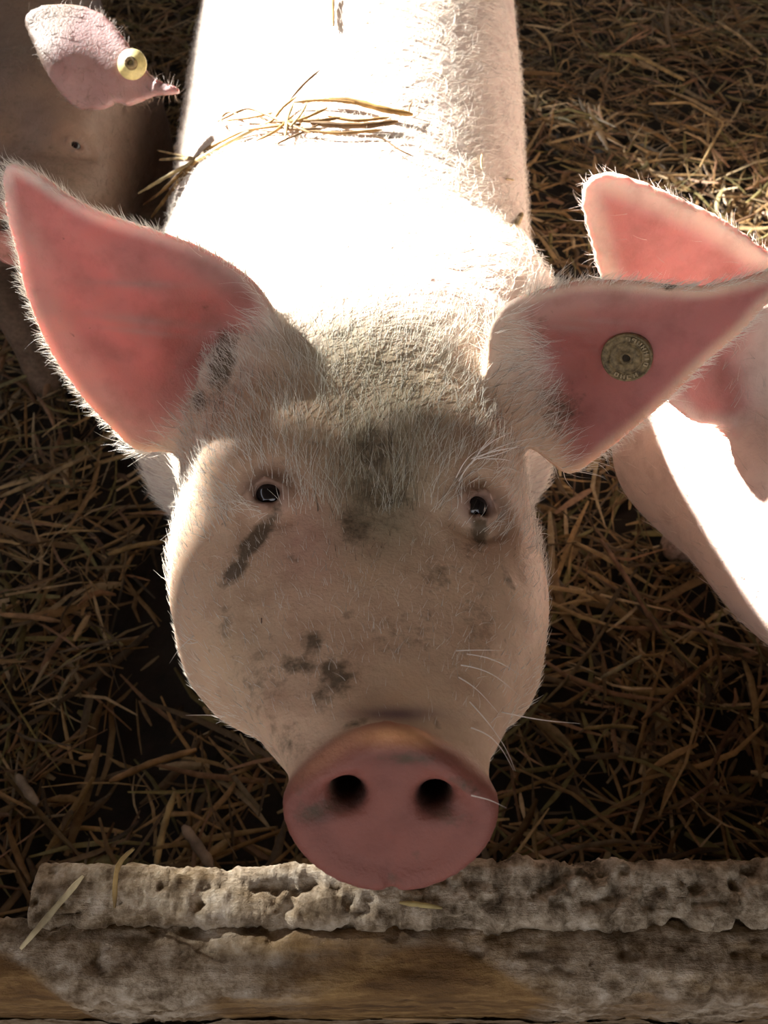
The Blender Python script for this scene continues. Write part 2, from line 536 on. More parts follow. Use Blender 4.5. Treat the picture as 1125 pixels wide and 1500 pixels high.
def surface_nets(f, X, Y, Z, B=6, thr=1.6):
    nx, ny, nz = len(X), len(Y), len(Z)
    vol = np.zeros((nx, ny, nz), np.float32)
    bx, by, bz = [np.arange(0, n, B) for n in (nx, ny, nz)]
    cxs = [np.array([A[min(i + B // 2, len(A) - 1)] for i in bi]) for A, bi in ((X, bx), (Y, by), (Z, bz))]
    sx = [np.array([A[min(i + B, len(A) - 1)] - A[i] for i in bi]) for A, bi in ((X, bx), (Y, by), (Z, bz))]
    G = np.stack(np.meshgrid(*cxs, indexing='ij'), -1).reshape(-1, 3)
    S = np.linalg.norm(np.stack(np.meshgrid(*sx, indexing='ij'), -1).reshape(-1, 3), axis=1) / 2
    fc = np.concatenate([f(g) for g in np.array_split(G, max(1, len(G) // 200000))])
    act = np.abs(fc) < S * thr + .006
    shp = (len(bx), len(by), len(bz))
    sgn = np.where(fc > 0, 1, -1).reshape(shp).astype(np.float32)
    vol[:] = np.repeat(np.repeat(np.repeat(sgn, B, 0), B, 1), B, 2)[:nx, :ny, :nz]
    am = np.repeat(np.repeat(np.repeat(act.reshape(shp), B, 0), B, 1), B, 2)[:nx, :ny, :nz]
    ii = np.argwhere(am)
    for ch in np.array_split(ii, max(1, len(ii) // 400000)):
        pts = np.stack([X[ch[:, 0]], Y[ch[:, 1]], Z[ch[:, 2]]], 1)
        vol[ch[:, 0], ch[:, 1], ch[:, 2]] = f(pts)
    ins = vol < 0
    c = np.zeros((nx - 1, ny - 1, nz - 1), np.uint8)
    for dx in (0, 1):
        for dy in (0, 1):
            for dz in (0, 1):
                c += ins[dx:nx - 1 + dx, dy:ny - 1 + dy, dz:nz - 1 + dz]
    cell = np.argwhere((c > 0) & (c < 8))
    idx = -np.ones(c.shape, np.int32); idx[cell[:, 0], cell[:, 1], cell[:, 2]] = np.arange(len(cell))
    acc = np.zeros((len(cell), 3)); cnt = np.zeros(len(cell))
    C = [np.array(o) for o in np.ndindex(2, 2, 2)]
    val = {tuple(o): vol[cell[:, 0] + o[0], cell[:, 1] + o[1], cell[:, 2] + o[2]] for o in C}
    for o in C:
        for ax in range(3):
            if o[ax] == 0:
                o2 = o.copy(); o2[ax] = 1
                a = val[tuple(o)]; b = val[tuple(o2)]
                m = (a < 0) != (b < 0)
                t = np.where(m, a / np.where(m, a - b, 1), 0)
                q = np.tile(o.astype(float), (len(cell), 1)); q[:, ax] = t
                acc[m] += q[m]; cnt[m] += 1
    acc /= cnt[:, None]
    V = np.stack([A[cell[:, k]] * (1 - acc[:, k]) + A[cell[:, k] + 1] * acc[:, k] for k, A in enumerate((X, Y, Z))], 1)
    F = []
    for ax in range(3):
        a1, a2 = (ax + 1) % 3, (ax + 2) % 3
        s0 = [slice(None)] * 3; s1 = [slice(None)] * 3
        s0[ax] = slice(0, -1); s1[ax] = slice(1, None)
        e = ins[tuple(s0)] != ins[tuple(s1)]
        E = np.argwhere(e)
        sh = np.array(c.shape)
        ok = (E[:, a1] > 0) & (E[:, a2] > 0) & (E[:, a1] < sh[a1]) & (E[:, a2] < sh[a2]) & (E[:, ax] < sh[ax])
        E = E[ok]
        q = []
        for d1, d2 in ((-1, -1), (0, -1), (0, 0), (-1, 0)):
            g = E.copy(); g[:, a1] += d1; g[:, a2] += d2
            q.append(idx[g[:, 0], g[:, 1], g[:, 2]])
        q = np.stack(q, 1)
        fl = ~ins[E[:, 0], E[:, 1], E[:, 2]]
        q[fl] = q[fl][:, ::-1]
        F.append(q)
    F = np.concatenate(F)
    F = F[(F >= 0).all(1)]
    return V, F

def relax(V, F, it=1, lam=.5):
    a = np.concatenate([F[:, 0], F[:, 1], F[:, 2], F[:, 3]]); b = np.concatenate([F[:, 1], F[:, 2], F[:, 3], F[:, 0]])
    n = len(V); deg = np.bincount(a, minlength=n) + np.bincount(b, minlength=n)
    for _ in range(it):
        S = np.zeros_like(V)
        for k in range(3):
            S[:, k] = np.bincount(a, V[b, k], n) + np.bincount(b, V[a, k], n)
        V = V + lam * (S / np.maximum(deg, 1)[:, None] - V)
    return V

def face_normals(V, F):
    n = np.cross(V[F[:, 2]] - V[F[:, 0]], V[F[:, 3]] - V[F[:, 1]])
    a = np.linalg.norm(n, axis=1)
    return n / np.maximum(a, 1e-12)[:, None], a / 2

def vert_normals(V, F):
    n = np.cross(V[F[:, 2]] - V[F[:, 0]], V[F[:, 3]] - V[F[:, 1]])
    N = np.zeros_like(V)
    for k in range(4):
        for c in range(3): N[:, c] += np.bincount(F[:, k], n[:, c], len(V))
    return N / np.maximum(np.linalg.norm(N, axis=1, keepdims=True), 1e-12)

def gauss(px, py, cx, cy, sx, sy, ang=0):
    a = math.radians(ang); dx, dy = px - cx, py - cy
    u = dx * math.cos(a) + dy * math.sin(a); v = -dx * math.sin(a) + dy * math.cos(a)
    return np.exp(-(u / sx) ** 2 - (v / sy) ** 2)

def lerp(a, b, f): return a * (1 - f[:, None]) + np.asarray(b) * f[:, None]

SKIN = np.array([.67, .465, .315])
def paint_main(V, N):
    """albedo, mud and translucency of the main pig, by place on its body"""
    px, py, z = proj(V)
    x, t, n = head_coords(V)
    up = sstep(-.25, .15, N @ -FW)                 # marks sit on the upper side only
    col = np.tile(SKIN, (len(V), 1))
    back = sstep(.40, .52, V[:, 1])
    col = lerp(col, (.77, .66, .58), back)
    # pinker patches on poll and cheeks
    col = lerp(col, (.66, .36, .32), .5 * up * gauss(px, py, 610, 415, 80, 30))
    col = lerp(col, (.60, .30, .26), .45 * up * gauss(px, py, 450, 790, 60, 80))
    col = lerp(col, (.55, .40, .25), .6 * up * (gauss(px, py, 350, 950, 60, 110)))
    # greenish grey soiling of the forehead
    fh = up * np.clip(gauss(px, py, 565, 590, 130, 130) + gauss(px, py, 560, 740, 70, 80) + .6 * gauss(px, py, 480, 500, 90, 50), 0, 1)
    col = lerp(col, (.24, .22, .14), .72 * fh)
    # snout disc and groove
    s = (t - .49 * n) / 1.1136
    disc = sstep(.016, .006, s) * (t < .06)
    col = lerp(col, (.22, .07, .052), disc * .97)
    toprim = disc * gauss(px, py, 590, 1076, 85, 16)
    col = lerp(col, (.78, .40, .19), .9 * toprim)
    col = lerp(col, (.66, .32, .18), .7 * disc * gauss(px, py, 475, 1108, 60, 14, -36))
    col = lerp(col, (.60, .28, .17), .6 * disc * gauss(px, py, 690, 1112, 50, 12, 40))
    col = lerp(col, (.09, .05, .04), .55 * disc * gauss(px, py, 600, 1112, 60, 12))
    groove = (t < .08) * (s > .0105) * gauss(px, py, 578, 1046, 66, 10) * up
    col = lerp(col, (.16, .09, .10), .9 * np.clip(groove, 0, 1))  # crease shade behind the rim, painted dark
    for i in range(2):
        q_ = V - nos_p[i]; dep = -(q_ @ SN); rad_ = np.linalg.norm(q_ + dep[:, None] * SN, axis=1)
        col = lerp(col, (.02, .008, .006), sstep(.0125, .009, rad_) * sstep(.001, .006, dep))  # shade inside the nostrils, painted into the colour
    # eyelids: dark pigment, inside a wider ring of orbit shade painted into the skin
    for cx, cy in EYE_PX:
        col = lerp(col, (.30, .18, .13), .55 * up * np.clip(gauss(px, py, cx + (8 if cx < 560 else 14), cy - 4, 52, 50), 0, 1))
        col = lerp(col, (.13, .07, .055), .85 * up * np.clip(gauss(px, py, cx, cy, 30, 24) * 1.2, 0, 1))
    # ears: blood-red inside, pale rims
    sss = np.full(len(V), .12)
    for e in (EAR_L, EAR_R):
        u, v, w = e.uvw(V)
        h = e.h(u, v)
        o = poly_sdf(u, v, e.poly)
        m = (np.abs(w - h) < .014) & (o < .006)
        earm = m * sstep(.0, .03, u)
        inner = earm * sstep(-.002, .001, w - h) * sstep(-.003, -.012, o)
        base_ = sstep(.14, .03, u)
        fold_ = .5 + .5 * np.sin(v * 190 + u * 22 + 1.2 * vnoise(V * 22))
        col = lerp(col, (.60, .19, .165) if e is EAR_L else (.46, .135, .125), inner * .9)  # right ear darker: its shade is put into the colour
        col = lerp(col, (.30, .11, .09), inner * (.16 * fold_ + .45 * base_))  # shade of the folds and the pit near the base, painted in
        col = lerp(col, (.55, .36, .30), .55 * inner * sstep(-.035, -.012, o) * sstep(0, .03, v))
        sss = np.maximum(sss, earm * .95)
    sss = np.where((back > .5) & (sss < .3), .05, sss)
    # mud marks; the ear pit's shade is painted in with them
    D = np.zeros(len(V))
    for cx, cy, sx, sy, ang, a in (
        (374, 790, 42, 13, -48, 1.15), (345, 835, 34, 14, -50, .85), (405, 752, 10, 22, 10, .6),      # streak under the left eye
        (702, 778, 14, 28, 0, .9), (745, 850, 8, 30, -20, .55), (688, 810, 20, 10, 60, .4),
        (458, 940, 18, 20, 0, .78), (440, 975, 40, 16, 10, .68), (490, 990, 34, 30, 30, .74), (475, 1020, 20, 28, 0, .55), (380, 1000, 60, 90, 0, .32), (600, 930, 90, 50, 0, .30), (700, 900, 50, 90, 0, .30), (420, 1090, 40, 40, 0, .38),
        (640, 845, 30, 26, 0, .45), (520, 770, 30, 40, 0, .62), (545, 660, 36, 60, 0, .55), (560, 720, 60, 60, 0, .5),
        (470, 640, 30, 30, 0, .35), (600, 610, 60, 40, 0, .35), (400, 1060, 10, 40, 0, .4), (330, 910, 20, 40, 0, .38),
        (510, 900, 20, 10, 0, .42), (430, 820, 14, 10, 0, .42), (520, 1060, 20, 8, -20, .6), (640, 1060, 14, 8, 30, .5),
        (600, 1110, 46, 10, 0, .62), (680, 1150, 42, 12, 25, .5), (455, 1190, 26, 18, -20, .6), (485, 1180, 26, 14, 0, .5),
        (660, 1195, 30, 16, 10, .5), (610, 1250, 8, 30, 0, .35), (440, 1160, 20, 30, 0, .35), (575, 1285, 12, 14, 0, .45),
        (326, 530, 20, 48, 12, .95), (292, 588, 12, 18, 0, .85), (250, 560, 10, 12, 0, .35), (300, 450, 30, 10, 0, .3),  # first one: ear pit shade painted as a dark mark
        (530, 190, 120, 30, 0, .35), (640, 230, 80, 40, 20, .35), (600, 400, 60, 14, 0, .30), (420, 205, 80, 10, 0, .28),
        (560, 470, 150, 40, 0, .28), (430, 700, 30, 50, 0, .25), (980, 420, 14, 5, 0, .8), (790, 480, 30, 30, 0, .3), (820, 600, 40, 50, 0, .5)):
        D = np.maximum(D, a * gauss(px, py, cx, cy, sx, sy, ang))
    for cx, cy, sx, sy, ang in ((495, 1180, 26, 16, -20), (470, 1196, 18, 10, -20), (648, 1184, 24, 18, 0)):
        col = lerp(col, (.15, .065, .05), 1.0 * up * gauss(px, py, cx, cy, sx, sy, ang))  # recess shade painted dark into the nostril troughs
    for cx, cy, sx, sy, ang in ((205, 416, 75, 5, 2), (215, 470, 85, 7, 6), (215, 487, 70, 4, 6), (330, 400, 110, 26, 22), (870, 470, 60, 5, 3), (830, 480, 50, 6, 4)):
        g_ = gauss(px, py, cx, cy, sx, sy, ang) * up
        col = lerp(col, (.40, .23, .20), .7 * g_); sss = sss * (1 - .25 * g_)
    D = 1.35 * D * up
    D = np.maximum(D, .55 * sstep(.35, .08, V[:, 2]))
    sp = vnoise(V * 260) > .82
    D = np.maximum(D, .5 * sp * up * (V[:, 1] < .5) * (vnoise(V * 25) > .1))
    return col, D, sss

# ------------------------------------------------------------------ bristles
def sample_surface(V, F, weight, n):
    fn, fa = face_normals(V, F)
    cx = V[F].mean(1)
    w = fa * weight(cx, fn)
    w = w / w.sum()
    k = rng.choice(len(F), n, p=w)
    a = rng.random(n)[:, None]; b = rng.random(n)[:, None]
    q = V[F[k]]
    p = (q[:, 0] * (1 - a) + q[:, 1] * a) * (1 - b) + (q[:, 3] * (1 - a) + q[:, 2] * a) * b
    return p, fn[k]

def hair_object(name, pts, rad, tint, parent, origin, label=None):
    """pts (n, k, 3)"""
    n, k, _ = pts.shape
    hc = bpy.data.hair_curves.new(name)
    hc.add_curves([k] * n)
    hc.attributes['position'].data.foreach_set('vector', (pts - np.asarray(origin)).astype(np.float32).ravel())
    ra = hc.attributes.get('radius') or hc.attributes.new('radius', 'FLOAT', 'POINT')
    r = np.linspace(1, .15, k)[None, :] * rad[:, None]
    ra.data.foreach_set('value', r.astype(np.float32).ravel())
    ta = hc.attributes.new('tint', 'FLOAT_COLOR', 'CURVE')
    ta.data.foreach_set('color', np.hstack([tint, np.ones((n, 1))]).astype(np.float32).ravel())
    hc.materials.append(M_HAIR)
    o = bpy.data.objects.new(name, hc); scene.collection.objects.link(o)
    o.parent = parent; o['kind'] = 'stuff'
    if label: o['label'] = label
    return o

def grow(p, nrm, flow, length, lift, jit, k=4, droop=.3):
    n = len(p)
    f = flow - nrm * (flow * nrm).sum(1, keepdims=True)
    f /= np.maximum(np.linalg.norm(f, axis=1, keepdims=True), 1e-6)
    f = f + rng.normal(0, 1, (n, 3)) * jit[:, None]
    f = f - nrm * (f * nrm).sum(1, keepdims=True)
    f /= np.maximum(np.linalg.norm(f, axis=1, keepdims=True), 1e-6)
    bend = np.cross(nrm, f) * rng.normal(0, .25, (n, 1))
    out = np.zeros((n, k, 3))
    for i in range(k):
        s = i / (k - 1)
        out[:, i] = p + length[:, None] * (f * s + nrm * lift[:, None] * (s - droop * s * s) + bend * s * s) - nrm * .0004
    return out

# ------------------------------------------------------------------ straw
STRAW_COLS = np.array([(.30, .19, .085), (.22, .135, .06), (.15, .095, .045), (.36, .25, .12), (.20, .17, .07), (.12, .085, .05), (.26, .15, .085), (.42, .32, .19)])
def straw_strips(base, dirn, length, width, col, zlift=None, seg=3, bend=.15):
    """ridged bent blades as one vertex/face soup"""
    n = len(base)
    up = np.tile([0, 0, 1.0], (n, 1)) + rng.normal(0, .5, (n, 3))
    side = np.cross(dirn, up); side /= np.linalg.norm(side, axis=1, keepdims=True)
    nrm = np.cross(side, dirn)
    b1 = rng.normal(0, bend, n); b2 = rng.normal(0, bend * .6, n)
    V = np.zeros((n, seg + 1, 3, 3))
    for i in range(seg + 1):
        s = i / seg - .5
        c = base + dirn * (length * s)[:, None] + side * (length * b1 * (s * s * 2 - .25))[:, None] + nrm * (length * b2 * (s * s * 2 - .25))[:, None]
        w = width * (1 - .55 * abs(s * 2) ** 3) * .5
        V[:, i, 0] = c - side * w[:, None]
        V[:, i, 1] = c + nrm * (w * .55)[:, None]
        V[:, i, 2] = c + side * w[:, None]
    idx = np.arange(n)[:, None] * (seg + 1) * 3
    F = []
    for i in range(seg):
        for j in range(2):
            a = i * 3 + j
            F.append(np.stack([idx[:, 0] + a, idx[:, 0] + a + 1, idx[:, 0] + a + 4, idx[:, 0] + a + 3], 1))
    C = np.repeat(col, (seg + 1) * 3, 0)
    return V.reshape(-1, 3), np.concatenate(F), C

def stalk(name, pts, width, col, label, group=None, cat='straw', flat=.6):
    """one bent stalk along world points, half-round section with nodes"""
    pts = np.asarray(pts, float)
    # resample smoothly
    d = np.r_[0, np.cumsum(np.linalg.norm(np.diff(pts, axis=0), axis=1))]
    n = max(6, int(d[-1] / .006))
    s = np.linspace(0, d[-1], n)
    c = np.stack([np.interp(s, d, pts[:, k]) for k in range(3)], 1)
    for _ in range(2): c[1:-1] = (c[:-2] + 2 * c[1:-1] + c[2:]) / 4
    T = np.gradient(c, axis=0); T /= np.linalg.norm(T, axis=1, keepdims=True)
    up = -FW
    S = np.cross(T, up); S /= np.maximum(np.linalg.norm(S, axis=1, keepdims=True), 1e-6)
    U = np.cross(S, T)
    w = width * .5 * (1 - .5 * np.abs(np.linspace(-1, 1, n)) ** 6) * (1 + .12 * np.sin(s * 300 + len(name)))
    m = 7
    V = []
    for a in np.linspace(0, 2 * np.pi, m, endpoint=False):
        V.append(c + S * (w * math.cos(a))[:, None] + U * (w * flat * math.sin(a))[:, None])
    V = np.stack(V, 1).reshape(-1, 3)
    F = []
    for i in range(n - 1):
        for j in range(m):
            F.append((i * m + j, i * m + (j + 1) % m, (i + 1) * m + (j + 1) % m, (i + 1) * m + j))
    cc = np.tile(col, (len(V), 1)) * (1 + .25 * np.sin(np.repeat(s, m) * 140 + len(label)))[:, None]
    o = mesh_obj(name, V, np.array(F), M_STRAW, cols={'straw_col': cc}, origin=c[0])
    tag(o, label, cat, group)
    return o

# ================================================================== SETTING
def floor_col():
    m, nt, b, nd, lk = new_mat('dark_trodden_dirt')
    n = noise_node(nd, lk, 9, 8, .65)
    r = ramp(nd, lk, n.outputs['Fac'], [(.3, (.008, .007, .006)), (.6, (.028, .020, .013)), (.8, (.05, .036, .022))])
    lk.new(r.outputs[0], b.inputs['Base Color']); b.inputs['Roughness'].default_value = .9
    bp = nd.new('ShaderNodeBump'); bp.inputs['Strength'].default_value = .8; bp.inputs['Distance'].default_value = .02
    lk.new(n.outputs['Fac'], bp.inputs['Height']); lk.new(bp.outputs[0], b.inputs['Normal'])
    return m
gx = np.linspace(-2.2, 2.6, 120); gy = np.linspace(-1.6, 4.2, 140)
GX, GY = np.meshgrid(gx, gy, indexing='ij')
gp = np.stack([GX.ravel(), GY.ravel(), np.zeros(GX.size)], 1)
gp[:, 2] = .012 * fbm(gp * 4) - .012
I = np.arange(GX.size).reshape(GX.shape)
gf = np.stack([I[:-1, :-1].ravel(), I[1:, :-1].ravel(), I[1:, 1:].ravel(), I[:-1, 1:].ravel()], 1)
fl = mesh_obj('floor', gp, gf, floor_col())
tag(fl, kind='structure')

# low plank wall on the left of the pen, outside the frame: the sun comes over it
M_WALL = simple('weathered_plank', (.16, .115, .07), .8, .2, 14, .4, .5)
def box(x0, x1, y0, y1, z0, z1, bev=.004):
    v = [(x, y, z) for x in (x0, x1) for y in (y0, y1) for z in (z0, z1)]
    f = [(0, 1, 3, 2), (4, 6, 7, 5), (0, 4, 5, 1), (2, 3, 7, 6), (0, 2, 6, 4), (1, 5, 7, 3)]
    return v, f
wall = empty('wall_left', (-2.6, .5, 0)); tag(wall, kind='structure')
WALL_TOP = 2.12
nb = 8
for i in range(nb):
    h = WALL_TOP / nb
    v, f = box(-.02, .02, -2.6, 4.2, i * h + .003, (i + 1) * h - .003 if i < nb - 1 else (i + 1) * h)
    o = mesh_obj('plank', v, np.array(f), M_WALL, parent=wall, smooth=False)

# the other barn walls and roofs stand outside the frame; an unseen sloped panel is added to keep the sun off the faces
def plank_wall(name, loc, boxes):
    o = empty(name, loc); tag(o, kind='structure')
    for bx_ in boxes:
        v, f = box(*bx_)
        mesh_obj('plank', v, np.array(f), M_WALL, parent=o, smooth=False)
    return o
plank_wall('wall_right', (2.6, .5, 0), [(-.02, .02, -2.6, 4.2, i * .2 + .003, i * .2 + .197) for i in range(15)])
plank_wall('wall_back', (0, 4.75, 0), [(-2.6, 2.6, -.02, .02, i * .2 + .003, i * .2 + .197) for i in range(15)])
plank_wall('ceiling', (0, 2.2, 2.55), [(-2.55, 2.6, -i * .2 - .197, -i * .2, 0, .03) for i in range(24)])
plank_wall('wall_front', (0, -2.6, 0), [(-2.6, 2.6, -.02, .02, i * .2 + .003, i * .2 + .197) for i in range(8)])
plank_wall('ceiling_back', (0, 2.2, 3.0), [(-2.55, 2.6, i * .2, i * .2 + .197, 0, .03) for i in range(13)])
sun_panel = empty('sun_block_panel', (0, 2.2, 0)); tag(sun_panel, kind='structure')
def sun_panel_z(x): return .788 + .62 * (2.2 - .49) - .073 * (x + .03)
for i in range(10):
    x0, x1 = -2.57 + i * .2, -2.57 + i * .2 + .197
    z0, z1 = sun_panel_z(x0), sun_panel_z(x1)
    v = [(x0, -.012, z0), (x1, -.012, z1), (x1, .012, z1), (x0, .012, z0), (x0, -.012, 3.0), (x1, -.012, 3.0), (x1, .012, 3.0), (x0, .012, 3.0)]
    mesh_obj('plank', v, np.array([(0, 3, 2, 1), (4, 5, 6, 7), (0, 1, 5, 4), (1, 2, 6, 5), (2, 3, 7, 6), (3, 0, 4, 7)]), M_WALL, parent=sun_panel, smooth=False)

# ------------------------------------------------------------------ straw bedding
def bare(x, y):
    # bare dark floor imitates shadow beside the big pig and between the pigs
    a = np.exp(-((x + .305) / .075) ** 4 - ((y - .60) / .22) ** 4)
    b = np.exp(-((x + .36) / .12) ** 4 - ((y - 1.35) / .5) ** 4)
    return np.clip(a + b, 0, 1)
NS = 36000
bx = rng.uniform(-1.35, 1.7, NS); by = rng.uniform(-.05, 3.3, NS)
near = rng.random(NS) < 1.0
clump = fbm(np.stack([bx * 5, by * 5, 0 * bx], 1), 3)
keep = (rng.random(NS) > .93 * bare(bx, by)) & (rng.random(NS) < .80 + .5 * clump) & (by > .185)
bx, by, clump = bx[keep], by[keep], clump[keep]
n = len(bx)
hgt = .006 + (.045 + .04 * clump) * rng.random(n) ** 1.2
hgt = np.where(bare(bx, by) > .3, .006, hgt)
az = rng.uniform(0, 2 * np.pi, n); el = rng.normal(0, .20, n)
ln = np.clip(rng.lognormal(math.log(.085), .45, n), .03, .24)
el = np.clip(el, -hgt * 1.6 / ln, .6)
dn = np.stack([np.cos(az) * np.cos(el), np.sin(az) * np.cos(el), np.sin(el)], 1)
wd = np.clip(rng.lognormal(math.log(.0055), .42, n), .0022, .014)
cc = STRAW_COLS[rng.integers(0, len(STRAW_COLS), n)] * rng.uniform(.5, 1.45, (n, 1))
V, F, C = straw_strips(np.stack([bx, by, hgt + .01], 1), dn, ln, wd, cc)
V[:, 1] = np.maximum(V[:, 1], .18)
V[:, 2] = np.maximum(V[:, 2], .001)
bed = mesh_obj('straw_bedding', V, F, M_STRAW, cols={'straw_col': C}, smooth=False)
tag(bed, 'loose brown straw bedding spread over the dark pen floor', 'straw', kind='stuff')

# ------------------------------------------------------------------ fence boards under the snout
def board_mat(name, kind):
    m, nt, b, nd, lk = new_mat(name)
    tc = nd.new('ShaderNodeTexCoord')
    mp = nd.new('ShaderNodeMapping'); mp.inputs['Scale'].default_value = (.22, 1, 1)
    lk.new(tc.outputs['Object'], mp.inputs['Vector'])
    crust = attr(nd, 'crust')
    n1 = noise_node(nd, lk, 60, 8, .7)
    n2 = noise_node(nd, lk, 90, 6, .65, mp.outputs[0])
    mud = ramp(nd, lk, n1.outputs['Fac'], [(.32, (.05, .036, .022)), (.43, (.20, .16, .11)), (.54, (.46, .39, .29)), (.68, (.75, .68, .56))])
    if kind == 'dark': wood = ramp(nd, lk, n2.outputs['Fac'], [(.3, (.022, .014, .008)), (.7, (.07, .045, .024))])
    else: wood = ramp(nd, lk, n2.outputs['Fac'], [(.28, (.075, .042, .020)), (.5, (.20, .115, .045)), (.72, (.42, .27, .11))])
    c = mix(nd, lk, 'MIX', crust.outputs['Fac'], wood.outputs[0], mud.outputs[0])
    lk.new(c, b.inputs['Base Color']); b.inputs['Roughness'].default_value = .85
    b.inputs['Specular IOR Level'].default_value = .2
    bp = nd.new('ShaderNodeBump'); bp.inputs['Strength'].default_value = .9; bp.inputs['Distance'].default_value = .006
    ad = nd.new('ShaderNodeMath'); ad.operation = 'ADD'
    lk.new(n1.outputs['Fac'], ad.inputs[0]); lk.new(n2.outputs['Fac'], ad.inputs[1])
    lk.new(ad.outputs[0], bp.inputs['Height']); lk.new(bp.outputs[0], b.inputs['Normal'])
    return m
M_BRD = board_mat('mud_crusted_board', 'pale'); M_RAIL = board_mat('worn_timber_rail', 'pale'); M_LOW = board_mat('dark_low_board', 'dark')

def rough_board(name, x0, x1, y0, y1, z0, z1, rad, mat, parent, amp, seed, crustf, nx=820, step=.0019, edge_rough=1.0):
    """a rounded board with a crumbling surface"""
    w, h = y1 - y0, z1 - z0
    # section perimeter: rounded rectangle, counterclockwise seen from +x
    prof = []
    def arc(cy, cz, a0, a1):
        for a in np.linspace(a0, a1, 7): prof.append((cy + rad * math.cos(a), cz + rad * math.sin(a)))
    arc(y1 - rad, z1 - rad, 0, math.pi / 2); arc(y0 + rad, z1 - rad, math.pi / 2, math.pi)
    arc(y0 + rad, z0 + rad, math.pi, 1.5 * math.pi); arc(y1 - rad, z0 + rad, 1.5 * math.pi, 2 * math.pi)
    prof = np.array(prof + [prof[0]])
    d = np.r_[0, np.cumsum(np.linalg.norm(np.diff(prof, axis=0), axis=1))]
    k = int(d[-1] / step); k = min(k, 150)
    s = np.linspace(0, d[-1], k, endpoint=False)
    q = np.stack([np.interp(s, d, prof[:, 0]), np.interp(s, d, prof[:, 1])], 1)
    tn = np.roll(q, -1, 0) - np.roll(q, 1, 0); tn /= np.linalg.norm(tn, axis=1, keepdims=True)
    nr = np.stack([tn[:, 1], -tn[:, 0]], 1)
    X = np.linspace(x0, x1, nx)
    V = np.zeros((nx, k, 3)); V[:, :, 0] = X[:, None]; V[:, :, 1:] = q[None]
    Nn = np.zeros((nx, k, 3)); Nn[:, :, 1:] = nr[None]
    V = V.reshape(-1, 3); Nn = Nn.reshape(-1, 3)
    pp = V * np.array([1, 1, 1]) + seed
    a = fbm(pp * 70, 4); b = fbm(pp * np.array([9, 30, 30]), 3)
    big = fbm(pp * np.array([6, 14, 14]) + 5, 2)
    cr = np.clip(crustf(V) + .35 * big, 0, 1)
    disp = amp * (a * (.35 + .9 * cr) + .7 * b + .8 * big) + amp * .9 * cr
    pit = np.maximum(fbm(pp * np.array([75, 110, 110]) + 3, 2) - .08, 0)
    disp -= amp * 4.0 * pit * (.3 + cr)
    disp += amp * .7 * np.abs(fbm(pp * 190 + 9, 2)) * (.4 + cr)
    V = V + Nn * disp[:, None]
    I = np.arange(nx * k).reshape(nx, k); J = np.roll(I, -1, 1)
    F = np.stack([I[:-1].ravel(), J[:-1].ravel(), J[1:].ravel(), I[1:].ravel()], 1)[:, ::-1]
    # end caps: fans to centre as quads
    ce = len(V); V = np.vstack([V, [(x0, (y0 + y1) / 2, (z0 + z1) / 2), (x1, (y0 + y1) / 2, (z0 + z1) / 2)]])
    cap = []
    for j in range(0, k - 1, 2):
        cap.append((ce, I[0, j], I[0, j + 1], I[0, (j + 2) % k]))
        cap.append((ce + 1, I[-1, (j + 2) % k], I[-1, j + 1], I[-1, j]))
    F = np.vstack([F, np.array(cap)])
    cr = np.r_[cr, .3, .3]
    return mesh_obj(name, V, F, mat, parent, cols={'crust': cr})

fence = empty('wooden_fence', (0, .1, 0))
tag(fence, 'low fence of mud-crusted boards along the bottom, under the big snout', 'fence')
rough_board('top_board', -.218, .80, -.0 + .016, .050, .40, .594, .006, M_BRD, fence, .0036, 3.1,
            lambda V: .80 + 0 * V[:, 0])['label'] = 'grey mud-crusted rear board with a broken left end'
def rail_crust(V):
    x = V[:, 0]; y = V[:, 1]
    edge = -.001 + .014 * np.sin(x * 21 + 1.0) + .008 * np.sin(x * 47)          # scalloped mud lip
    c = sstep(edge - .022, edge - .012, y + .0 * x) * (.9 - .65 * np.exp(-((x + .02) / .06) ** 2) - .45 * sstep(.21, .26, x))
    return c - .25
rough_board('front_rail', -.80, .80, -.024, .018, .47, .588, .013, M_RAIL, fence, .0030, 8.4, rail_crust)['label'] = 'worn orange-brown rail with grey mud lip'
rough_board('lower_board', -.80, .80, -.10, -.028, .44, .50, .006, M_LOW, fence, .0016, 5.7, lambda V: .12 + 0 * V[:, 0], nx=260, step=.004)['label'] = 'dark lower board'
for i in range(3):
    rough_board('board', -.80, .80, .008, .046, .005 + i * .131, .128 + i * .131, .005, M_BRD, fence, .0012, 2.0 + i, lambda V: .5 + 0 * V[:, 0], nx=120, step=.008)
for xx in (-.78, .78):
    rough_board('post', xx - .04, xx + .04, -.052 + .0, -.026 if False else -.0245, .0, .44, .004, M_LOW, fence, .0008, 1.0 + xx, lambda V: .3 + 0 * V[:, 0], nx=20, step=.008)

# ================================================================== THE BIG PIG
X = axis_grid([(-.33, .37, .0026)])
Y = axis_grid([(.085, .56, .0026), (.56, 2.08, .009)])
Z = axis_grid([(-.01, .56, .008), (.56, .95, .0026)])
V, F = surface_nets(main_f, X, Y, Z)
V = relax(V, F, 1, .5)
hi = (V[:, 1] < .6)
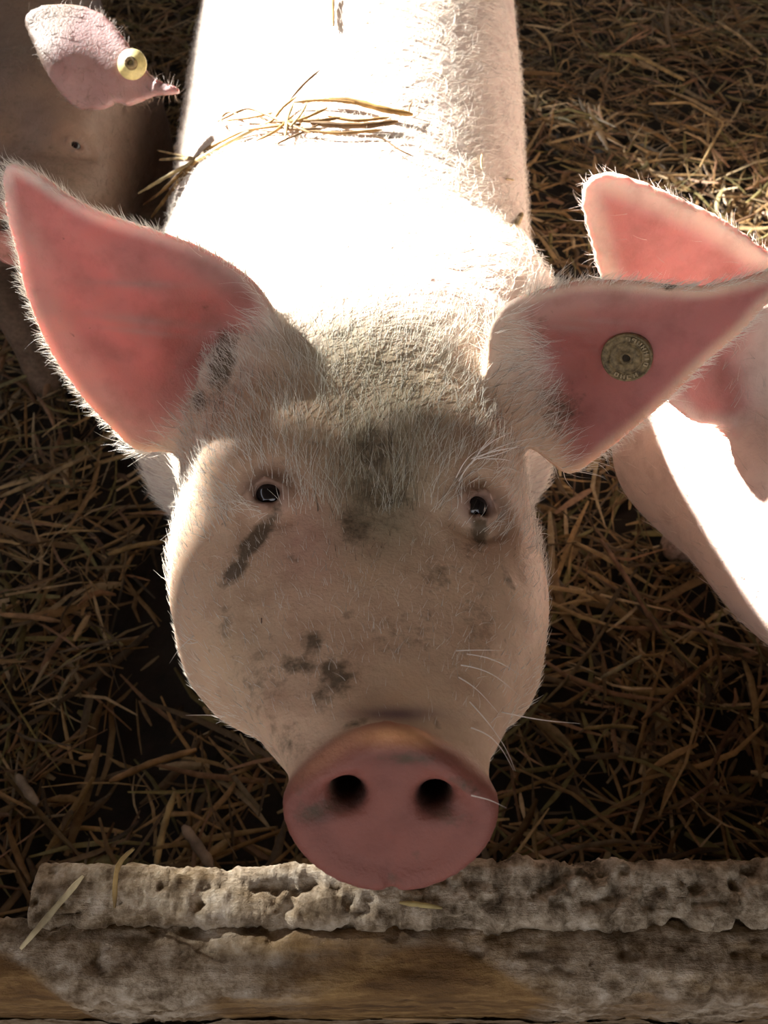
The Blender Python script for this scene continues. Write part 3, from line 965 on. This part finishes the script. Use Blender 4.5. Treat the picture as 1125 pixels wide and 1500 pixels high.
# loose folds and muscle relief on the neck
N = vert_normals(V, F)
amp = .0012 * sstep(.40, .55, V[:, 1])
V = V + N * (amp * fbm(V * np.array([22, 30, 22]), 3))[:, None]
_f = (V[:, 1] < .46) & (V[:, 1] > .16) & (np.abs(V[:, 0]) < .105)
V[_f] += N[_f] * (.0011 * fbm(V[_f] * 55, 3))[:, None]
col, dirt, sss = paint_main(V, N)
PO = np.array([-.04, 1.1, 0.0])
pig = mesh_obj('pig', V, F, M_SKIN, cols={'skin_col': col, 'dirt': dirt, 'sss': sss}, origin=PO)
tag(pig, 'large pink pig in the middle looking up with its snout over the fence', 'pig', 'pigs in the straw pen')
PIG_V, PIG_F, PIG_N = V, F, N

def add_hooves(parent, xf, origin):
    for x, y in ((-.185, .60), (.105, .60), (-.185, 1.78), (.105, 1.78)):
        for s in (-1, 1):
            # a wedge-shaped toe
            ring = []
            m = 10
            for k, (zz, sc) in enumerate(((0.0, 1.0), (.02, .92), (.045, .72), (.058, .45))):
                for a in np.linspace(0, 2 * np.pi, m, endpoint=False):
                    ring.append((x + s * .016 + .0145 * sc * math.cos(a), y - .012 + (.030 * sc) * math.sin(a) - .010 * (1 - sc) * -1, zz))
            ring.append((x + s * .016, y - .01, .062)); ring.append((x + s * .016, y - .012, 0))
            f = []
            for k in range(3):
                for j in range(m): f.append((k * m + j, k * m + (j + 1) % m, (k + 1) * m + (j + 1) % m, (k + 1) * m + j))
            fs = [tuple(q) for q in f] + [(3 * m + j, 3 * m + (j + 1) % m, 4 * m) for j in range(m)] + [((j + 1) % m, j, 4 * m + 1) for j in range(m)]
            W = xf(np.array(ring))
            me = bpy.data.meshes.new('hoof'); me.from_pydata([tuple(v - np.asarray(origin)) for v in W], [], fs)
            me.materials.append(M_HOOF)
            o = bpy.data.objects.new('hoof', me); scene.collection.objects.link(o); o.parent = parent
add_hooves(pig, lambda p: p, PO)

def uv_sphere(c, r, n=24, m=16):
    v = [(0, 0, 1)]
    for i in range(1, m):
        th = math.pi * i / m
        for j in range(n):
            a = 2 * math.pi * j / n
            v.append((math.sin(th) * math.cos(a), math.sin(th) * math.sin(a), math.cos(th)))
    v.append((0, 0, -1))
    f = [(0, 1 + j, 1 + (j + 1) % n) for j in range(n)]
    for i in range(m - 2):
        for j in range(n):
            a = 1 + i * n + j; b = 1 + i * n + (j + 1) % n
            f.append((a, a + n, b + n, b))
    e = len(v) - 1
    f += [(e, 1 + (m - 2) * n + (j + 1) % n, 1 + (m - 2) * n + j) for j in range(n)]
    return np.array(v) * r + np.asarray(c), f

def py_obj(name, v, f, mat, parent, origin):
    me = bpy.data.meshes.new(name); me.from_pydata([tuple(np.asarray(q) - np.asarray(origin)) for q in v], [], f)
    me.materials.append(mat); me.polygons.foreach_set('use_smooth', np.ones(len(f), bool))
    o = bpy.data.objects.new(name, me); scene.collection.objects.link(o); o.parent = parent
    return o
for i in range(2):
    v, f = uv_sphere(eye_p[i] - eye_n[i] * .0092, .0098)
    py_obj('eye', v, f, M_EYE, pig, PO)['label'] = 'small dark glossy eye'

# hair on the big pig
def w_main(c, n):
    x, t, nn = head_coords(c)
    px, py, z = proj(c)
    w = np.ones(len(c)) * .35
    head = (c[:, 1] < .52)
    w = np.where(head & (t > .06), 1.0, w)
    w = np.where(head & (t > .17), 2.6, w)
    w = np.where(t < .03, 0, w)
    w = np.where(c[:, 1] > .52, .8, w)
    w = np.where(c[:, 1] > 1.25, .12, w)
    w = w * sstep(-.35, .0, n @ -FW + .15) * (c[:, 2] > .35)
    for cx, cy in EYE_PX: w = w * (1 - np.clip(1.5 * gauss(px, py, cx, cy, 30, 26), 0, 1))
    for e in (EAR_L, EAR_R):
        u, v, ww = e.uvw(c); o = poly_sdf(u, v, e.poly)
        m = (np.abs(ww - e.h(u, v)) < .012) & (o < .004) & (u > .015)
        rim = m & (o > -.0035)
        w = np.where(m, .12, w); w = np.where(rim, 9.0, w)
        inner = m & (ww - e.h(u, v) > 0) & (o < -.006)
        w = np.where(inner, 0.0, w)
    return w
NH = 52000
hp, hn = sample_surface(PIG_V, PIG_F, w_main, NH)
hx, ht, hnn = head_coords(hp)
hpx, hpy, hz = proj(hp)
flow = np.tile(ET, (NH, 1)) + np.stack([hx * 5, 0 * hx, 0 * hx], 1)
ln = np.where(ht > .17, rng.uniform(.010, .024, NH), rng.uniform(.004, .009, NH))
bk = hp[:, 1] > .52
ln = np.where(bk, rng.uniform(.012, .024, NH), ln)
lift = rng.uniform(.15, .5, NH)
jit = np.where(bk, .35, .2)
rimmask = np.zeros(NH, bool)
for e in (EAR_L, EAR_R):
    u, v, w = e.uvw(hp); o = poly_sdf(u, v, e.poly)
    m = (np.abs(w - e.h(u, v)) < .012) & (o > -.0045) & (o < .006) & (u > .035)
    c0 = e.O + e.eu * .06
    out = hp - c0
    flow[m] = out[m] / np.linalg.norm(out[m], axis=1, keepdims=True) * .6 + e.eu * .5
    ln[m] = rng.uniform(.004, .010, m.sum()); lift[m] = rng.uniform(.3, .9, m.sum())
    rimmask |= m
pts = grow(hp, hn, flow, ln, lift, jit)
white = np.array([.80, .75, .66]); grn = np.array([.50, .48, .36]); brn = np.array([.13, .10, .06])
fhm = np.clip(gauss(hpx, hpy, 560, 600, 130, 140) + gauss(hpx, hpy, 560, 740, 70, 90), 0, 1) * (~bk)
dk = np.clip(gauss(hpx, hpy, 545, 660, 45, 100) + gauss(hpx, hpy, 520, 780, 45, 30) + .6 * gauss(hpx, hpy, 600, 790, 90, 60) + .4 * gauss(hpx, hpy, 560, 560, 140, 60), 0, 1) * (~bk)
tint = lerp(np.tile(white, (NH, 1)), grn, np.clip(fhm * rng.uniform(.3, 1.3, NH), 0, 1))
tint = lerp(tint, brn, (rng.random(NH) < dk * (.55 + .9 * vnoise(hp * 70))) * 1.0)
tint = np.where((rng.random(NH) < .10)[:, None] & ~rimmask[:, None], tint * .45, tint)
rad = np.where(bk, .00022, .00016) * rng.uniform(.7, 1.3, NH)
hair_object('bristles', pts, rad, tint, pig, PO, 'short pale bristles, greenish and soiled on the forehead')

# long lashes and whiskers
def whiskers(paths, lifts, rads):
    out = []; 
    for path, lf in zip(paths, lifts):
        pa = np.array(path, float)
        d = np.r_[0, np.cumsum(np.linalg.norm(np.diff(pa, axis=0), axis=1))]
        s = np.linspace(0, d[-1], 7)
        q = np.stack([np.interp(s, d, pa[:, 0]), np.interp(s, d, pa[:, 1])], 1)
        for _ in range(2): q[1:-1] = (q[:-2] + 2 * q[1:-1] + q[2:]) / 4
        root = march(main_f, [q[0, 0]], [q[0, 1]])[0]
        z0 = (root - CAM) @ FW
        zz = z0 - .001 - lf * np.linspace(0, 1, 7)
        out.append(P(q[:, 0], q[:, 1], zz))
    return np.array(out)
LASH = [[(672, 705), (690, 672), (715, 662), (760, 655)], [(668, 700), (682, 672), (706, 655)], [(700, 672), (735, 665), (775, 645)], [(705, 668), (740, 650), (790, 640)],
        [(690, 680), (705, 658), (725, 640)], [(705, 660), (722, 645), (748, 634)], [(712, 672), (735, 672), (760, 678)], [(725, 672), (731, 680), (727, 692)],
        [(740, 684), (760, 690), (776, 704)], [(700, 700), (688, 708), (678, 715)], [(712, 705), (704, 725), (686, 735)], [(695, 690), (680, 700), (667, 716)],
        [(700, 665), (712, 648), (722, 637)], [(690, 672), (730, 658), (772, 654)]]
WHISK = [[(668, 953), (700, 952), (735, 953)], [(684, 958), (715, 962), (742, 975), (768, 993)], [(675, 974), (705, 978), (735, 995), (762, 1021)], [(672, 992), (695, 1005), (718, 1030), (733, 1048)],
         [(688, 1028), (705, 1045), (728, 1075), (750, 1110), (755, 1130)], [(690, 1066), (718, 1075), (738, 1100), (752, 1128)], [(720, 1142), (750, 1150), (785, 1168)],
         [(728, 1150), (748, 1170), (772, 1212)], [(735, 1043), (790, 1055), (850, 1060)], [(690, 1165), (720, 1172), (742, 1184)],
         [(287, 938), (275, 935), (262, 925)], [(290, 940), (275, 945), (258, 930)], [(283, 932), (262, 950), (248, 972)], [(330, 1049), (300, 1047), (272, 1048)],
         [(383, 905), (384, 950), (388, 1000)]]
wp = np.concatenate([whiskers(LASH, [.008] * len(LASH), 0), whiskers(WHISK, [.010] * len(WHISK), 0)])
wt = np.tile([.78, .70, .62], (len(wp), 1)); wt[-1] = (.12, .07, .05)
hair_object('whiskers', wp, np.r_[np.full(len(LASH), .00042), np.full(len(WHISK), .00033)], wt, pig, PO, 'long pale eyelashes and whiskers')

# ------------------------------------------------------------------ ear tags
def frame_at(e, px, py):
    u, v = e.on(px, py); h = float(e.h(np.array([u]), np.array([v]))[0])
    d_ = .008
    hh = lambda a, b: float(e.h(np.array([a]), np.array([b]))[0])
    gu = (hh(u + d_, v) - hh(u - d_, v)) / (2 * d_); gv = (hh(u, v + d_) - hh(u, v - d_)) / (2 * d_)
    w = e.ew - e.eu * gu - e.ev * gv; w /= np.linalg.norm(w)
    a = e.eu - w * (e.eu @ w); a /= np.linalg.norm(a); b = np.cross(w, a)
    c = e.O + e.eu * u + e.ev * v + e.ew * h + w * (e.th + .0016)
    return c, a, b, w

def lathe(c, ax, ay, az, prof, n=40):
    v = []
    for r, z in prof:
        for a in np.linspace(0, 2 * np.pi, n, endpoint=False):
            v.append(c + ax * r * math.cos(a) + ay * r * math.sin(a) + az * z)
    f = []
    for i in range(len(prof) - 1):
        for j in range(n): f.append((i * n + j, i * n + (j + 1) % n, (i + 1) * n + (j + 1) % n, (i + 1) * n + j))
    return v, f
c, au, av, aw = frame_at(EAR_R, 920, 519)
R0 = .0168
# squash a little: the disc is tipped against the ear
az = aw
ax = au; ay = av
v, f = lathe(c, ax, ay, az, [(.0001, .0018), (.0028, .0020), (.0029, .0038), (.0044, .0038), (.0048, .0020), (.0100, .0018), (.0104, .0026), (.0112, .0026), (.0116, .0018),
                             (.0152, .0018), (.0156, .0028), (R0, .0026), (R0 + .0003, .0012), (R0, -.0034), (.0001, -.0034)])
tg = py_obj('ear_tag', v, f, M_TAGDIRTY, pig, PO); tg['label'] = 'round brown dirt-caked ear tag with raised worn lettering'
v, f = lathe(c, ax, ay, az, [(.0027, .0024), (.0016, .0024), (.0001, .0024)], 20)
py_obj('stud_hole', v, f, M_TAGDARK, tg, PO)
# raised lettering round the rim (worn characters) 
lv, lf = [], []
def glyph_bar(a, r0, r1, w, tw=0.0):
    d = np.array([math.cos(a), math.sin(a)]); q = np.array([-d[1], d[0]])
    base = len(lv)
    for zz in (.0017, .0029):
        for rr, ww in ((r0, -w), (r1, -w), (r1, w), (r0, w)):
            k = d * rr + q * (ww + tw * (rr - r0))
            lv.append(c + ax * k[0] + ay * k[1] + az * zz)
    for g in ((0, 1, 2, 3), (7, 6, 5, 4), (0, 4, 5, 1), (1, 5, 6, 2), (2, 6, 7, 3), (3, 7, 4, 0)): lf.append(tuple(base + i for i in g))
def letter(a, kind):
    w = .00042
    h0, h1 = .0120, .0149
    da = .075
    if kind in 'HNUPRE': glyph_bar(a - da, h0, h1, w)
    if kind in 'HNUI': glyph_bar(a + (da if kind != 'I' else 0), h0, h1, w)
    for kk, rr in (('H', (.0133, .0138)), ('U', (h0, h0 + .0006)), ('N', (.0131, .0139)), ('P', (h1 - .0005, h1)), ('R', (h1 - .0005, h1)), ('E', (h1 - .0005, h1)), ('O', (h1 - .0005, h1)), ('O', (h0, h0 + .0005)), ('P', (.0133, .0138)), ('E', (h0, h0 + .0005))):
        if kind == kk: glyph_bar(a, rr[0], rr[1], da * .0135)
    if kind in 'PRO': glyph_bar(a + da, .0134 if kind != 'O' else h0, h1, w)
    if kind == 'O': glyph_bar(a - da, h0, h1, w)
for k, ch in enumerate('RPUHHIO'): letter(1.25 - k * .30, ch)
for k, ch in enumerate('NEHO'): letter(-1.35 - k * .32, ch)
lt = py_obj('lettering', lv, lf, M_TAGLETTER, tg, PO)
for p_ in lt.data.polygons: p_.use_smooth = False

# ================================================================== THE OTHER PIGS
def make_other(name, label, yaw, byaw, scale, pivot, target, ears, skin, res, xr, yr, zr, dirtlvl, hair_n, hair_w=None, eyes=True, detail=True, shift=(0, 0), sss_v=.1):
    """same anatomy, turned about its own head; pivot/target are points of the head in its own and in the pen's frame"""
    ca, sa = math.cos(yaw), math.sin(yaw)
    Rz = np.array([[ca, -sa, 0], [sa, ca, 0], [0, 0, 1]])
    pivot = np.asarray(pivot, float); target = np.asarray(target, float)
    fwd = lambda p: (p - pivot) @ Rz.T * scale + target
    inv = lambda q: (q - target) @ Rz / scale + pivot
    neck = np.array([-.035, .52, .62]); nw = fwd(neck[None])[0]
    cb, sb = math.cos(byaw), math.sin(byaw)
    Rb = np.array([[cb, -sb, 0], [sb, cb, 0], [0, 0, 1]])
    nw[2] = neck[2] * scale                       # feet on the floor
    nw = nw + np.array([*shift, 0.0])
    bfwd = lambda p: (p - neck) @ Rb.T * scale + nw
    binv = lambda q: (q - nw) @ Rb / scale + neck
    def f(q):
        p = inv(q)
        d = head_sdf(p)
        if detail:
            nr = p[:, 1] < .55
            if nr.any():
                d = d.copy(); d[nr] = head_detail(p[nr], d[nr])
        d = smin(d, trunk_sdf(binv(q)), .07) * scale
        for e in ears:
            b = np.linalg.norm(q - e.O, axis=1) < .36
            if b.any():
                d = d.copy(); d[b] = smin(d[b], e.sdf(q[b]), .014)
        return d
    X = axis_grid([(xr[0], xr[1], res)])
    Y = axis_grid([(yr[0], yr[0] + yr[2], res), (yr[0] + yr[2], yr[1], res * 3)])
    Z = axis_grid([(zr[0], .52, res * 2.5), (.52, zr[1], res)])
    V, F = surface_nets(f, X, Y, Z)
    V = relax(V, F, 1, .5)
    N = vert_normals(V, F)
    q = inv(V)
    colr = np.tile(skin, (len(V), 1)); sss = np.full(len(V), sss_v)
    x, t, n = head_coords(q)
    disc = sstep(.016, .006, (t - .49 * n) / 1.1136) * (t < .06)
    colr = lerp(colr, (.42, .19, .16), disc)
    for e in ears:
        u, v, w = e.uvw(V); h = e.h(u, v); o = poly_sdf(u, v, e.poly)
        m = (np.abs(w - h) < .016) & (o < .008)
        em = m * sstep(.0, .03, u)
        side = (w - h) * e.inner
        inner = em * sstep(-.002, .001, side) * sstep(-.004, -.016 - (.012 if e.th == .0045 and e.inner > 0 else 0), o)
        colr = lerp(colr, e.outer_col, em); colr = lerp(colr, e.inner_col, inner * .95)
        sss = np.maximum(sss, em * e.sss)
    dirt = np.maximum(dirtlvl(q, V), .55 * sstep(.35, .08, V[:, 2]))
    org = bfwd(np.array([[-.04, 1.1, 0]]))[0]; org[2] = 0
    V[:, 2] = np.maximum(V[:, 2], .0)
    o = mesh_obj(name, V, F, M_SKIN, cols={'skin_col': colr, 'dirt': dirt, 'sss': sss}, origin=org)
    tag(o, label, 'pig', 'pigs in the straw pen')
    if eyes:
        for i in range(2):
            v, fc = uv_sphere(fwd((eye_p[i] - eye_n[i] * .0090)[None])[0], .0094 * scale, 16, 12)
            py_obj('eye', v, fc, M_EYE, o, org)
    xf = bfwd
    add_hooves(o, xf, org)
    if hair_n:
        def wt(c, nn):
            w = sstep(-.35, .0, nn @ -FW + .15) * (c[:, 2] > .35)
            if hair_w: w = w * hair_w(c)
            w = w * (head_coords(inv(c))[1] > .03)
            for e in ears:
                u, v, ww = e.uvw(c); oo = poly_sdf(u, v, e.poly)
                m = (np.abs(ww - e.h(u, v)) < .014) & (oo < .004) & (u > .03)
                w = np.where(m, .15, w); w = np.where(m & (oo > -.004), 5.0, w)
            return w
        hp, hn = sample_surface(V, F, wt, hair_n)
        fl = np.tile(Rz @ ET, (hair_n, 1))
        pts = grow(hp, hn, fl, rng.uniform(.008, .016, hair_n), rng.uniform(.15, .5, hair_n), np.full(hair_n, .3))
        ti = np.tile(np.minimum(np.asarray(skin) * 1.2, .75), (hair_n, 1)) * rng.uniform(.5, 1.1, (hair_n, 1))
        hair_object('bristles', pts, np.full(hair_n, .0002), ti, o, org)
    return o, fwd, inv, org

# pig behind on the left, head in shade
E2 = Ear((75, 70, .97), (262, 128, .945), (120, 160, .96),
    [(34, 30), (60, 12), (110, 8), (150, 18), (178, 48), (200, 82), (222, 112), (245, 124), (272, 132), (250, 141), (222, 140), (200, 150), (188, 158), (172, 148), (160, 160), (120, 164), (95, 148), (70, 110), (48, 60)],
    dips=[(90, 100, .012, .04, .04), (205, 128, -.010, .02, .02)], cup=-1.5, th=.0045)
E2.inner = -1; E2.inner_col = (.62, .30, .26); E2.outer_col = (.36, .22, .21); E2.sss = .5
skin2 = np.array([.24, .165, .12])  # darker skin colour carries the shade this pig stands in
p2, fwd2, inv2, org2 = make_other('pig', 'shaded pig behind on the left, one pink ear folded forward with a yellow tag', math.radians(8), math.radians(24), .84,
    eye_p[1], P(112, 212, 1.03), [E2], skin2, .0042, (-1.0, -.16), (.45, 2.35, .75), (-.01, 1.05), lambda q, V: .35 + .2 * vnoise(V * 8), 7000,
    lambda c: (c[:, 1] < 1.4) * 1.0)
# its tag
c2, a2, b2, w2 = frame_at(E2, 197, 98)
v, f = lathe(c2 + w2 * .001, a2, b2, w2, [(.0001, .0022), (.0058, .0022), (.0062, .0020), (.0155, .0018), (.0160, .0005), (.0155, -.0006), (.0001, -.0006)], 32)
tg2 = py_obj('ear_tag', v, f, M_TAGYEL, p2, org2); tg2['label'] = 'round pale yellow ear tag with a brown hollow stud'
v, f = lathe(c2 + w2 * .001, a2, b2, w2, [(.0028, .0030), (.0030, .0085), (.0062, .0085), (.0066, .0020)], 24)
py_obj('stud', v, f, M_TAGDIRTY, tg2, org2)

# pig at the right edge, its head turned away to the right, both ears flung back
E3 = Ear((1110, 540, .69), (975, 590, .67), (1050, 625, .70),
    [(1150, 430), (1100, 450), (1040, 480), (990, 540), (972, 585), (990, 600), (1010, 618), (1045, 624), (1075, 618), (1095, 606), (1130, 600), (1160, 560), (1160, 480)],
    dips=[(1078, 530, -.014, .02, .02)], cup=.5, th=.0042)
E3.inner = 1; E3.inner_col = (.58, .24, .22); E3.outer_col = (.62, .44, .38); E3.sss = .8
E4 = Ear((1260, 420, .75), (850, 262, .75), (890, 440, .81),
    [(850, 300), (853, 268), (872, 252), (902, 252), (940, 264), (980, 282), (1040, 308), (1090, 340), (1120, 366), (1180, 390), (1260, 380), (1290, 420), (1280, 470), (1200, 500), (1100, 505), (1000, 505), (930, 490), (890, 450), (875, 395), (858, 330)],
    dips=[(1180, 440, -.02, .04, .03)], cup=1.0, th=.0045)
E4.inner = 1; E4.inner_col = (.52, .19, .18); E4.outer_col = (.72, .60, .52); E4.sss = .9
p3, fwd3, inv3, org3 = make_other('pig', 'pig cut off by the right edge, pink ears flung back, white sunlit neck', math.radians(12), math.radians(-50), .86,
    (-.125, .30, .68), P(1128, 850, .67), [E3, E4], np.array([.66, .50, .43]), .0042, (.12, 1.9), (.02, 2.0, .8), (-.01, 1.0), lambda q, V: 0 * V[:, 0], 6000,
    lambda c: (c[:, 1] < .9) * 1.0, shift=(.16, .07))

# ================================================================== STRAWS LYING ON THE BIG PIG
def on_pig(path, lifts=.002, f=main_f):
    pa = np.array(path, float)
    d = np.r_[0, np.cumsum(np.linalg.norm(np.diff(pa, axis=0), axis=1))]
    s = np.linspace(0, d[-1], 12)
    q = np.stack([np.interp(s, d, pa[:, 0]), np.interp(s, d, pa[:, 1])], 1)
    h = march(f, q[:, 0], q[:, 1])
    z = (h - CAM) @ FW
    # past the flank the stalk keeps going straight instead of dropping to the floor
    for i in range(1, 12):
        z[i] = min(z[i], z[i - 1] + .018)
    for i in range(10, -1, -1): z[i] = min(z[i], z[i + 1] + .03)
    z = np.convolve(np.r_[z[0], z, z[-1]], [.25, .5, .25], 'valid')
    lf = np.interp(np.linspace(0, 1, 12), np.linspace(0, 1, len(np.atleast_1d(lifts))), np.atleast_1d(lifts))
    return P(q[:, 0], q[:, 1], z - lf - .0015)
GOLD = (.34, .20, .065); PALE = (.50, .39, .20); BRN = (.15, .085, .035); OCH = (.24, .14, .05)
G = 'straws caught on the big pig'
for path, w, c, lf, lab in (
    ([(605, 168), (560, 160), (520, 148), (482, 145)], .0052, GOLD, .003, 'golden straw at the right end of the tangle on the big pig'),
    ([(468, 103), (445, 122), (425, 146)], .0022, BRN, (.02, .002), 'brown straw sticking up from the tangle on the big pig'),
    ([(583, 178), (540, 184), (500, 184), (455, 180)], .0048, BRN, .003, 'dark brown straw under the golden one on the big pig'),
    ([(455, 195), (400, 172), (362, 155), (345, 165), (318, 178)], .0030, OCH, .006, 'bent ochre straw arching over the tangle'),
    ([(440, 182), (370, 186), (320, 205), (285, 235), (228, 288)], .0036, OCH, .004, 'long ochre straw hanging down the big pig\'s left flank'),
    ([(400, 176), (340, 205), (300, 228), (250, 255), (203, 283)], .0036, PALE, .004, 'longest pale straw reaching left past the big pig\'s flank'),
    ([(320, 205), (290, 232), (262, 265), (222, 318)], .0040, OCH, .003, 'lowest straw of the bunch hanging off the left flank'),
    ([(310, 215), (272, 250), (245, 275), (210, 300)], .0032, BRN, .003, 'brown straw inside the bunch hanging off the left flank'),
    ([(290, 232), (262, 232), (234, 234)], .0034, PALE, .002, 'short pale straw poking left from the flank, lower of two'),
    ([(290, 232), (256, 226), (230, 220)], .0022, PALE, .004, 'short pale straw poking left from the flank, upper of two'),
    ([(488, -14), (487, 15), (488, 38)], .0040, GOLD, .003, 'yellow straw at the top edge on the big pig\'s spine'),
    ([(765, 312), (758, 326), (749, 338)], .0050, PALE, .003, 'bright pale chaff flake on the big pig\'s right flank'),
    ([(542, 198), (565, 203), (580, 218), (606, 229)], .0014, BRN, .003, 'thin curved dark stem right of the tangle on the back'),
    ([(472, 180), (430, 200), (395, 214), (420, 212)], .0018, BRN, .002, "thin dark brown straw bent along the lower edge of the shoulder tangle"),
    ([(434, 142), (410, 160), (400, 180), (370, 188)], .0024, GOLD, .005, "gold straw crossing steeply down the left middle of the shoulder tangle"),
    ([(430, 150), (420, 175), (418, 200)], .0028, PALE, .007, "pale straw standing nearly upright in the middle of the shoulder tangle"),
    ([(500, 172), (460, 178), (420, 176)], .0030, OCH, .005, "ochre straw lying level through the middle of the shoulder tangle"),
    ([(480, 158), (450, 172), (430, 180), (400, 178)], .0026, GOLD, .007, "gold straw along the top of the shoulder tangle, sloping down left"),
    ([(560, 190), (500, 196), (450, 192)], .0026, OCH, .002, "long level ochre straw just below the dark brown one on the shoulders"),
    ([(450, 150), (440, 170), (425, 186)], .0024, PALE, .008, "short pale straw tilted left below the upright brown one"),
    ([(400, 165), (370, 172), (330, 176)], .0026, GOLD, .004, "gold straw at the upper left part of the shoulder tangle"),
    ([(350, 170), (335, 160), (320, 174), (330, 185)], .0026, GOLD, .005, "kinked gold straw forming a small loop at the tangle's left end"),
    ([(520, 150), (470, 146), (430, 150)], .0026, GOLD, .004, "gold straw level along the upper rim of the shoulder tangle"),
    ([(410, 184), (360, 190), (310, 214)], .0028, GOLD, .006, "gold straw sloping down left out of the shoulder tangle"),
    ([(470, 188), (430, 190), (395, 182), (365, 180)], .0026, BRN, .004, "brown straw weaving level through the left half of the tangle"),
    ([(430, 168), (400, 196), (375, 206)], .0022, GOLD, .006, "short gold straw slanting down left under the tangle's middle"),
    ([(570, 172), (520, 178), (480, 170)], .0026, GOLD, .004, "short gold straw beneath the long golden one near its right end"),
    ([(604, 150), (598, 158), (600, 168)], .0016, BRN, .003, 'short upright brown bit beyond the golden straw tip'),
    ([(706, 226), (704, 236), (706, 248)], .0018, PALE, .003, 'tiny pale chaff bit on the big pig\'s right side, nearer the spine'),
    ([(741, 262), (747, 263), (753, 264)], .0022, PALE, .003, 'tiny pale chaff bit at the edge of the big pig\'s right flank'),
    ([(670, 266), (673, 272), (672, 280)], .0018, PALE, .003, 'tiny pale chaff bit low on the big pig\'s shoulder'),
):
    stalk('straw', on_pig(path, np.atleast_1d(lf) + .006), w * 1.3, c, lab, G)

# straws on the fence
def at_height(path, z):
    pa = np.array(path, float)
    d = P(pa[:, 0], pa[:, 1], np.ones(len(pa))) - CAM
    zz = np.broadcast_to(np.asarray(z, float), (len(pa),))
    return CAM + d * ((zz - HC) / d[:, 2])[:, None]
stalk('straw', at_height([(122, 1283), (90, 1320), (60, 1355), (30, 1390)], [.603, .600, .600, .597]), .0040, (.50, .44, .28), 'pale straw leaning across the left end of the fence')
stalk('straw', at_height([(585, 1322), (615, 1325), (648, 1330)], .5995), .0034, (.30, .24, .10), 'olive straw on the fence below the big snout')
stalk('straw', at_height([(168, 1330), (168, 1290), (172, 1262), (196, 1243)], [.600, .606, .62, .635]), .0032, (.28, .19, .07), 'bent brown twig standing at the left of the fence')
stalk('straw', at_height([(560, 1492), (610, 1493), (668, 1494)], .508), .0020, (.30, .2, .1), 'thin straw along the dark lower board')
stalk('straw', at_height([(640, 1488), (650, 1470), (668, 1455)], [.508, .512, .51]), .0016, (.34, .25, .12), 'fine stem rising from the dark lower board')

# bolder loose stalks on the bedding
BG = 'bolder stalks on the bedding'
for path, w, c, lab in (
    ([(0, 728), (60, 702), (130, 665)], .0075, (.34, .26, .15), 'long pale stalk on the bedding below the left ear'),
    ([(158, 812), (195, 800), (238, 793)], .0080, (.36, .25, .11), 'tan stalk beside the big pig\'s left shoulder'),
    ([(0, 900), (45, 903), (88, 910)], .0080, (.33, .20, .10), 'straight brown stalk at the left edge halfway down'),
    ([(228, 1270), (240, 1210), (256, 1160)], .0085, (.42, .32, .15), 'upright yellow stalk behind the fence left of the snout'),
    ([(268, 1210), (290, 1240), (312, 1272)], .0140, (.30, .23, .17), 'broad grey-brown stalk behind the fence left of the snout'),
    ([(25, 1135), (40, 1160), (56, 1178)], .0130, (.30, .24, .18), 'short broad grey blade at the lower left'),
    ([(160, 1145), (220, 1118), (288, 1098)], .0090, (.34, .21, .10), 'reddish stalk left of the snout'),
    ([(880, 790), (920, 850), (968, 928)], .0080, (.22, .13, .08), 'long dark stalk slanting right of the big pig\'s cheek'),
    ([(940, 1055), (1005, 1000), (1050, 960)], .0075, (.24, .14, .07), 'brown stalk slanting below the right-edge pig'),
    ([(880, 993), (915, 975), (940, 960)], .0055, (.35, .32, .20), 'short pale stalk right of the muzzle'),
    ([(985, 910), (1045, 930), (1110, 957)], .0060, (.28, .18, .12), 'thin reddish stalk under the right-edge pig'),
    ([(1025, 245), (1060, 180), (1010, 150), (950, 152)], .0060, (.40, .28, .13), 'bent golden stalk in the upper right bedding'),
    ([(925, 78), (960, 95), (1003, 118)], .0090, (.40, .29, .13), 'thick golden stalk near the top right'),
    ([(800, 210), (845, 200), (884, 187)], .0070, (.30, .22, .11), 'tan stalk beside the big pig\'s right flank'),
    ([(1050, 32), (1080, 50), (1115, 80)], .0080, (.40, .29, .16), 'pale stalk in the top right corner'),
    ([(855, 1067), (900, 1063), (935, 1066)], .0055, (.32, .24, .10), 'ochre stalk right of the muzzle'),
):
    stalk('straw', at_height(path, .085), w, c, lab, BG)
